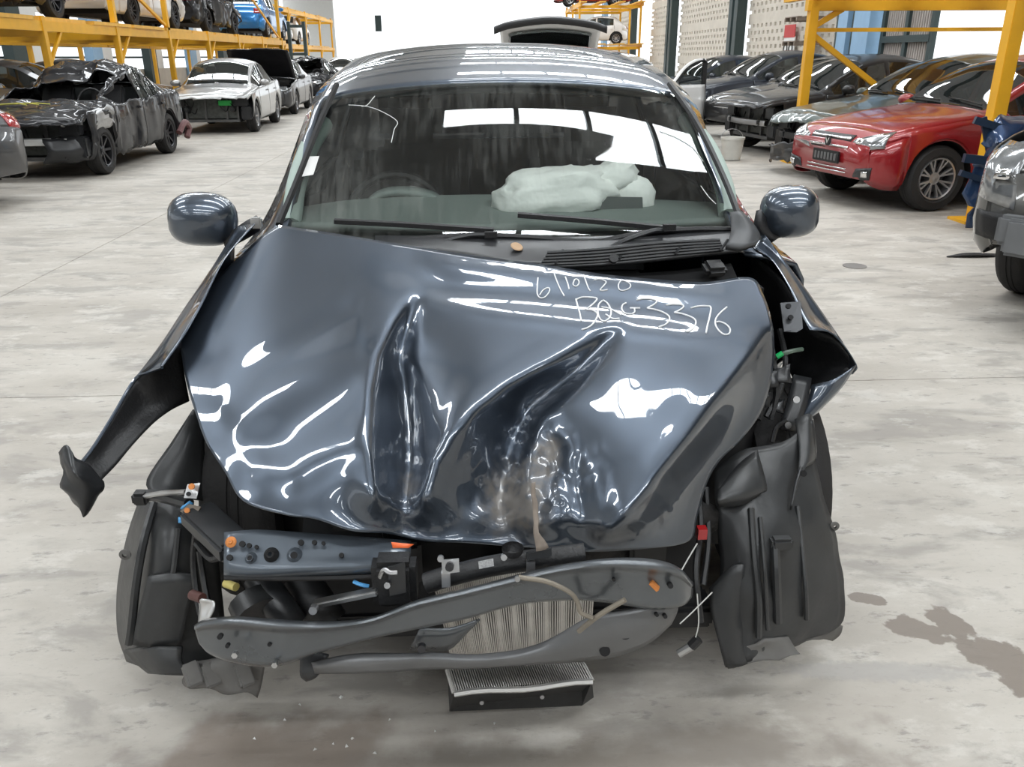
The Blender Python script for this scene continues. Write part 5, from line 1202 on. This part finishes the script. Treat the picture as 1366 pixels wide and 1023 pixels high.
psheet('liner_corner', [[(1060,560,1.84),(1078,552,1.84),(1084,560,1.86)], [(1066,610,1.76),(1080,605,1.77),(1087,612,1.79)], [(1055,680,1.67),(1062,640,1.71),(1068,622,1.74)]], LIN, .006, 5, 4)
for pts, r_ in (([(1002,678,1.655),(1006,740,1.585),(1012,800,1.545),(1012,850,1.53)], .008), ([(1034,724,1.60),(1036,770,1.56),(1038,830,1.55)], .010), ([(1064,675,1.69),(1070,730,1.63),(1075,790,1.58),(1076,826,1.575)], .006), ([(1014,690,1.64),(1020,760,1.56),(1024,840,1.535)], .005)): ptube('liner_rib', pts, r_, LIN, 5, 7)
MB().box(q(1042, 724, 1.60), (.05, .03, .03)).build('liner_rib_cap', LIN, MC, 20, bevel=.006)
psheet('torn_undertray', [[(1046,832,1.60),(1075,828,1.60),(1118,832,1.66)], [(1050,852,1.585),(1080,846,1.60),(1116,842,1.655)], [(1060,862,1.58),(1082,855,1.595),(1108,850,1.65)]], DUSTY, .01, 4, 4, .012)
psheet('torn_undertray', [[(976,868,1.545),(1010,850,1.545),(1050,852,1.56)], [(972,884,1.54),(1012,872,1.53),(1058,868,1.55)], [(976,892,1.535),(1016,886,1.52),(1062,872,1.545)]], DUSTY, .008, 4, 4, .016, js=20)
MB().disc(q(1071, 631, 1.725), (0, -1, .3), .008, .006, 10).build('liner_hole_shade', DEEP, MC, 30)  # dark disc painted for the shaded hole
MB().lathe([(.004, 0), (.012, .002), (.012, .006), (.004, .006)], c=q(1114, 703, 1.70), axis='Y', n=14).build('clip_ring', DUSTY, MC, 40)

# ---- slam panel, latch, brackets
PLT = mat('graphite_panel', (.11, .13, .155), .5, .35, coat=.4)
sp1 = psheet('slam_panel', [[(299,711,1.44),(345,707,1.44),(420,712,1.43),(500,718,1.43),(548,722,1.44)], [(299,735,1.40),(345,738,1.40),(420,742,1.39),(500,743,1.39),(548,742,1.40)], [(299,762,1.38),(345,764,1.375),(420,760,1.37),(500,756,1.37),(548,752,1.38)], [(299,769,1.41),(345,772,1.41),(420,770,1.40),(500,766,1.40),(548,762,1.41)]], PLT, .005, 5, 4)
nv = Vector((0, -.75, .66))
for (x_, y_, r_) in ((335, 745, .013), (362, 740, .015), (393, 741, .016)): MB().lathe([(.004, .012), (r_*.5, .014), (r_*.8, .008), (r_, .0)], c=q(x_, y_, 1.392), axis='Z', n=18, rot=nv.to_track_quat('Z', 'Y').to_matrix()).build('pressed_boss', PLT if x_ != 362 else DEEP, sp1, 40)
for (x_, y_, r_) in ((324, 726, .006), (333, 728, .005), (307, 744, .006), (343, 730, .004), (402, 724, .006), (420, 724, .005), (456, 741, .005), (432, 725, .004), (335, 746, .006), (393, 741, .007)): MB().disc(q(x_, y_, 1.402 if y_ < 735 else 1.385), nv, r_, .006, 10).build('bolt_hole_shade', DEEP, sp1, 30)  # near-black discs stand in for the shade inside the holes
RUST = mat('orange_rust', (.55, .20, .05), .2, .7, var=.4, scale=60)
MB().lathe([(.001, .006), (.004, .006), (.005, .003), (.009, .002), (.011, 0)], c=q(308, 723, 1.40), n=18, rot=nv.to_track_quat('Z', 'Y').to_matrix()).build('rusty_bolt', RUST, sp1, 40)
ptube('slam_panel_edge', [(300,770,1.39),(400,771,1.385),(500,768,1.385),(550,765,1.39)], .006, ENG, 4, 6)
bk1 = MB(); bk1.beam(q(262, 683, 1.60), q(318, 735, 1.46), .075, .035); bk1 = bk1.build('headlamp_strut', SATIN, MC, 20, bevel=.006)
ptl = poly_plate('strut_tab', qs([(250,646,1.62),(267,644,1.62),(262,665,1.60),(245,664,1.60)]), (0, -.8, .6), .004, STEEL, MC)
MB().disc(q(256, 649, 1.605), (0, -.8, .6), .007, .003, 12).build('rust_spot', RUST, ptl, 30); MB().disc(q(252, 659, 1.595), (0, -.8, .6), .005, .004, 10).build('bolt_hole_shade', DEEP, ptl, 30)  # rust disc, and a dark disc coloured as a shaded hole
ptl = poly_plate('strut_tab', qs([(240,682,1.60),(252,672,1.60),(268,676,1.58),(258,692,1.57)]), (0, -.8, .6), .006, mat('dull_rusty_steel', (.20, .17, .14), .5, .6, var=.4, scale=40), MC)
MB().disc(q(250, 681, 1.575), (0, -.8, .6), .006, .003, 12).build('rust_spot', RUST, ptl, 30)
BLUE = mat('blue_tape', (.10, .36, .70), 0, .4)
psheet('blue_tape', [[(241,679,1.60),(253,668,1.61)], [(244,675,1.61),(258,672,1.61)]], BLUE, .004, 3, 3); psheet('blue_tape', [[(238,690,1.59),(246,692,1.59)], [(238,697,1.59),(246,698,1.59)]], BLUE, .004, 3, 3)
ptube('strut_rod', [(188,663,1.70),(215,658,1.67),(248,656,1.62)], .006, STEEL, 4, 7)
MB().box(q(188, 664, 1.70), (.035, .03, .03)).build('rod_end', BLACK, MC, 20, bevel=.006)
ptube('strut_bar', [(184,660,1.72),(215,662,1.69),(252,672,1.63)], .014, SATIN, 4, 8)
for pts in ([(262,715,1.56),(275,722,1.52),(300,730,1.45)], [(262,725,1.55),(280,745,1.5),(298,742,1.46)], [(262,700,1.58),(258,745,1.58),(262,790,1.55),(268,820,1.5)], [(266,735,1.56),(272,775,1.54),(280,820,1.48)], [(930,640,1.7),(935,700,1.6),(928,760,1.5),(935,830,1.45)], [(942,650,1.7),(945,720,1.62),(938,780,1.55)]): ptube('wiring_loom', pts, .007, BLACK, 5, 6)
for pts in ([(950,790,1.45),(925,815,1.42),(907,832,1.4)], [(930,792,1.44),(932,830,1.42),(928,850,1.41)], [(905,768,1.4),(918,745,1.45),(930,725,1.5)]): ptube('bare_wire', pts, .0014, mat('wire_white', (.55, .55, .52), 0, .5), 4, 5)
MB().tube(qs([(905,872,1.42),(922,862,1.42)]), .009, 8).build('wire_plug', STEEL, MC, 40)
MB().tube(qs([(922,862,1.42),(932,852,1.42)]), .011, 8).build('wire_plug_boot', BLACK, MC, 40)
MB().box(q(936, 710, 1.55), (.02, .02, .025)).build('red_connector', TAIL, MC, 0)
for (x_, y_, m_, r_) in ((262, 795, mat('brown_boot', (.09, .035, .03), 0, .5), .011), (307, 780, mat('yellow_cap', (.65, .55, .18), 0, .5), .009)): MB().tube(qs([(x_-6, y_-2, 1.48), (x_+8, y_+3, 1.46)]), r_, 10).build('connector', m_, MC, 40)
psheet('foil_scrap', [[(260,802,1.46),(272,800,1.44)], [(264,815,1.45),(285,806,1.43)], [(266,828,1.44),(280,825,1.42)]], mat('crumpled_foil', (.6, .6, .6), .8, .3), .003, 5, 5, .012, js=40)
# latch
la = MB().box(q(527, 772, 1.36), (.085, .06, .10)).build('latch_housing', BLACK, MC, 20, bevel=.012)
poly_plate('latch_plate', qs([(517,756,1.32),(540,750,1.32),(542,790,1.31),(520,795,1.31)]), (0, -.9, .4), .006, SATIN, la)
ptube('latch_claw', [(507,770,1.315),(512,760,1.31),(520,764,1.305),(530,764,1.305)], .0045, STEEL, 4, 6)
MB().disc(q(517, 780, 1.31), (0, -.9, .4), .006, .008, 14).build('rivet', STEEL, la, 30)
MB().beam(q(417, 806, 1.36), q(505, 788, 1.34), .022, .012).build('prop_link', STEEL, MC, 20, bevel=.003)
MB().disc(q(420, 810, 1.34), (0, -1, .3), .008, .02, 12).build('link_pivot', ALLOY, MC, 30)
psheet('orange_tab', [[(522,723,1.34),(552,726,1.34)], [(524,731,1.335),(545,731,1.335)]], mat('orange_plastic', (.75, .13, .03), 0, .4), .005, 3, 2)
ptube('blue_wire', [(472,776,1.38),(482,780,1.37),(492,782,1.37)], .004, BLUE, 3, 6)
# intake pipes behind the beam
ptube('intake_pipe', [(345,770,1.52),(365,800,1.48),(390,835,1.46)], .035, SATIN, 5, 12)
ptube('intake_pipe', [(400,770,1.56),(420,800,1.52),(440,830,1.5)], .04, ENG, 5, 12)
ptube('coil_bowl', [(335,800,1.48),(345,820,1.45)], .05, LIN, 3, 14)
# ---- receiver pipe across the radiator top
ptube('cooler_pipe', [(568,778,1.33),(600,768,1.33),(650,756,1.33),(700,748,1.33),(780,738,1.33)], .020, BLACK, 5, 12)
tg_ = poly_plate('pipe_bracket', qs([(589,747,1.30),(612,745,1.30),(613,763,1.29),(590,766,1.29)]), (0, -.9, .4), .004, STEEL, MC)
MB().disc(q(600, 755, 1.29), (0, -.9, .4), .008, .014, 12).build('bracket_stud', BLACK, tg_, 30)
poly_plate('pipe_label', qs([(638,749,1.306),(658,745,1.306),(659,755,1.301),(639,759,1.301)]), (0, -.9, .4), .002, mat('printed_label', (.35, .35, .35), 0, .5, var=.9, scale=220), MC)
MB().lathe([(.001, 0), (.014, .003), (.02, .012), (.02, .02)], c=q(684, 742, 1.305), n=14).build('pipe_cap', BLACK, MC, 40)
poly_plate('pipe_clamp', qs([(702,738,1.30),(736,732,1.30),(736,742,1.295),(703,748,1.295)]), (0, -.9, .4), .02, SATIN, MC)
for (x_, y_) in ((588, 744), (672, 742)): MB().disc(q(x_, y_, 1.30), (0, -1, .4), .006, .012, 10).build('bolt', STEEL, MC, 30)
for (x_, y_) in ((595, 772), (708, 757)): MB().box(q(x_, y_, 1.30), (.016, .012, .03)).build('pipe_clip', ALLOY, MC, 0)
# ---- radiator core and the folded condenser hanging below it
FIN = mat('aluminium_fin', (.55, .53, .50), .6, .45, var=.3, scale=25)
rad = psheet('radiator_core', [[(575,772,1.42),(680,762,1.42),(800,752,1.42)], [(590,820,1.43),(690,815,1.43),(790,812,1.43)], [(600,880,1.44),(700,878,1.44),(785,876,1.44)]], mat('radiator_backing', (.16, .15, .14), .4, .6), .012, 4, 4)
mb = MB()
for k in range(84):
    f = k/83; x0 = 578+f*214; x1 = 602+f*182; y0 = 772-f*20; wob = 1.5*math.sin(k*.7)
    mb.tube(catmull(qs([(x0, y0+2, 1.41), (x0*.55+x1*.45+wob, 818-f*5, 1.415), (x1, 876, 1.425)]), 4), .0017, 4, False)
o = mb.build('radiator_fins', FIN, rad, 40); o['kind'] = 'stuff'
ct = [G(597, 893, .175), G(778, 886, .165), G(790, 908, .150), G(606, 924, .150)]; cb_ = [G(612, 948, .04), G(792, 930, .04)]
cond = MB().add([L_(v) for v in ct]+[L_(v) for v in cb_]+[L_(ct[0]-Vector((0, 0, .12))), L_(ct[1]-Vector((0, 0, .12)))], [(0, 1, 2, 3), (3, 2, 5, 4), (0, 3, 4, 6), (1, 7, 5, 2), (6, 7, 1, 0), (4, 5, 7, 6)]).build('condenser', mat('condenser_black', (.02, .02, .02), .2, .5, var=.6, scale=40), MC, 20)
mb = MB()
for k in range(60):
    f = k/59; a = ct[0].lerp(ct[1], f); b = ct[3].lerp(ct[2], f); mb.beam(L_(a)+Vector((0, 0, .004)), L_(b)+Vector((0, 0, .004)), .0022, .008)
o = mb.build('condenser_fins', FIN, cond, 0); o['kind'] = 'stuff'
mb = MB(); e = [ct[3].lerp(ct[2], f)+Vector((0, -.004, .004*math.sin(f*9))) for f in np.linspace(0, 1, 9)]; mb.tube([L_(v) for v in e], .007, 6); mb.tube([L_(ct[2]), L_(ct[1])], .006, 6); mb.tube([L_(ct[3]), L_(ct[0])], .006, 6); mb.build('condenser_edge', mat('pale_alloy_edge', (.55, .54, .52), .6, .45), cond, 40)
for f in (.18, .62):
    p = ct[3].lerp(ct[2], f).lerp(cb_[0].lerp(cb_[1], f), .55); MB().disc(L_(p)+Vector((0, -.004, 0)), (0, -1, .2), .005, .005, 8).build('clip_hole', ALLOY, cond, 30)

# ---- bent bumper beam
BEAM = mat('scraped_dark_beam', (.115, .125, .135), .6, .30, coat=.5, var=.25, scale=10, rvar=.1, crough=.08)
TOP = [(259,836,1.33),(275,827,1.32),(310,823,1.30),(375,827,1.28),(440,830,1.28),(500,823,1.28),(560,801,1.27),(620,786,1.26),(690,768,1.25),(750,754,1.24),(810,745,1.23),(868,746,1.23),(905,757,1.24),(924,778,1.27)]
BOT = [(266,858,1.33),(280,872,1.32),(312,883,1.30),(370,888,1.28),(432,868,1.28),(500,850,1.28),(560,838,1.27),(620,824,1.26),(690,806,1.25),(755,799,1.24),(815,803,1.23),(872,812,1.23),(908,808,1.24),(922,796,1.27)]
prof = [(0, .035), (.05, .004), (.14, -.006), (.22, .004), (.30, .010), (.65, .012), (.90, .012), (.97, .018), (1.0, .035)]
beam = psheet('bumper_beam', [[(a[0]+(b[0]-a[0])*v, a[1]+(b[1]-a[1])*v, a[2]+dy) for a, b in zip(TOP, BOT)] for v, dy in prof], BEAM, .004, 5, 3, .0025, js=9, sharp=60)
for (x_, y_, r_) in ((295, 847, .005), (305, 859, .004), (361, 857, .004), (818, 771, .003), (893, 779, .005)): MB().disc(q(x_, y_, 1.298 if x_ < 400 else 1.24), (0, -1, .25), r_, .010, 10).build('beam_hole_shade', DEEP, beam, 30)  # beam is not pierced; black discs imitate the shaded openings
for (x_, y_) in ((315, 871), (368, 884)): MB().disc(q(x_, y_, 1.285), (0, -1, .25), .006, .012, 6).build('beam_bolt', STEEL, beam, 20)
MB().beam(q(868, 776, 1.235), q(878, 786, 1.23), .012, .006).build('rusty_clip', RUST, beam, 0)
psheet('lower_beam', [[(415,884,1.33),(470,872,1.31),(560,872,1.30),(640,872,1.29),(710,862,1.28),(745,847,1.27),(790,822,1.26),(850,812,1.26),(905,800,1.28)], [(418,890,1.315),(470,882,1.295),(560,880,1.285),(640,880,1.275),(710,872,1.265),(760,862,1.255),(800,848,1.25),(855,836,1.25),(902,815,1.27)], [(420,898,1.325),(470,896,1.30),(560,893,1.29),(640,890,1.28),(710,886,1.27),(770,882,1.26),(818,876,1.26),(862,858,1.26),(893,832,1.28)]], mat('dull_dented_beam', (.15, .152, .155), .45, .38, var=.35, scale=8, rvar=.12), .004, 5, 4, .004, js=11)
for (x_, y_, r_) in ((833, 843, .011), (806, 866, .010), (886, 820, .004), (875, 818, .0035)): MB().disc(q(x_, y_, 1.258), (0, -1, .3), r_, .010, 16).build('beam_hole_shade', DEEP, beam, 30)  # lower beam openings are black discs, shade in the colour
psheet('beam_web', [[(560,838,1.31),(600,838,1.32),(640,826,1.33)], [(545,868,1.33),(590,868,1.33),(605,862,1.34)]], BEAM, .004, 4, 3)
MB().disc(q(563, 862, 1.29), (0, -1, .2), .008, .012, 16).build('beam_bolt', DALLOY, beam, 30)
psheet('bent_gusset', [[(400,875,1.36),(415,868,1.36),(440,872,1.35)], [(402,900,1.34),(418,896,1.33),(432,886,1.33)], [(410,908,1.34),(420,905,1.33),(428,896,1.33)]], SATIN, .006, 4, 4, .006)
DB = mat('tan_stick', (.20, .175, .14), 0, .7, var=.3, scale=30)
ptube('loose_hose', [(692,770,1.235),(730,776,1.225),(760,790,1.22),(770,803,1.22),(775,817,1.215),(790,824,1.215)], .0045, DB, 5, 8)
ptube('loose_stick', [(772,842,1.235),(800,820,1.215),(834,800,1.205)], .005, DB, 3, 7)
MB().disc(q(690, 771, 1.235), (0, -1, .3), .005, .008, 10).build('hose_bolt', STEEL, beam, 30)
psheet('pulled_strip', [[(707,645,1.37),(713,644,1.37)], [(710,680,1.335),(717,678,1.335)], [(712,712,1.295),(720,709,1.295)], [(714,735,1.275),(732,729,1.275)]], mat('tan_scrim', (.17, .14, .115), 0, .8, var=.4, scale=60), .004, 3, 4, .004, js=40)
# ---- glass crumbs on the floor before the car
GL = mat('glass_crumb', (.6, .6, .58), 0, .3)
mb = MB(); mb.add([(0, 0, .006), (.005, .002, 0), (-.002, .005, 0), (-.004, -.004, 0)], [(0, 1, 2), (0, 2, 3), (0, 3, 1), (1, 3, 2)]); co = mb.build('glass_crumb', GL, None, 0, recalc=False); cme = co.data
for k, (x_, y_) in enumerate(((420, 1000), (445, 992), (470, 985), (462, 995), (400, 940), (520, 960), (340, 985), (455, 930), (580, 975), (500, 1005), (660, 965), (380, 960))):
    o = co if k == 0 else bpy.data.objects.new('glass_crumb', cme)
    if k: COL.objects.link(o)
    p = G(x_, y_); o.location = (p.x, p.y, 0.0); o.rotation_euler = (0, 0, k*1.3); o.scale = (random.uniform(.5, 1.1),)*3
    tag(o, 'tiny pale glass crumb on the concrete before the crashed hatchback', 'debris', 'glass crumbs before the car')
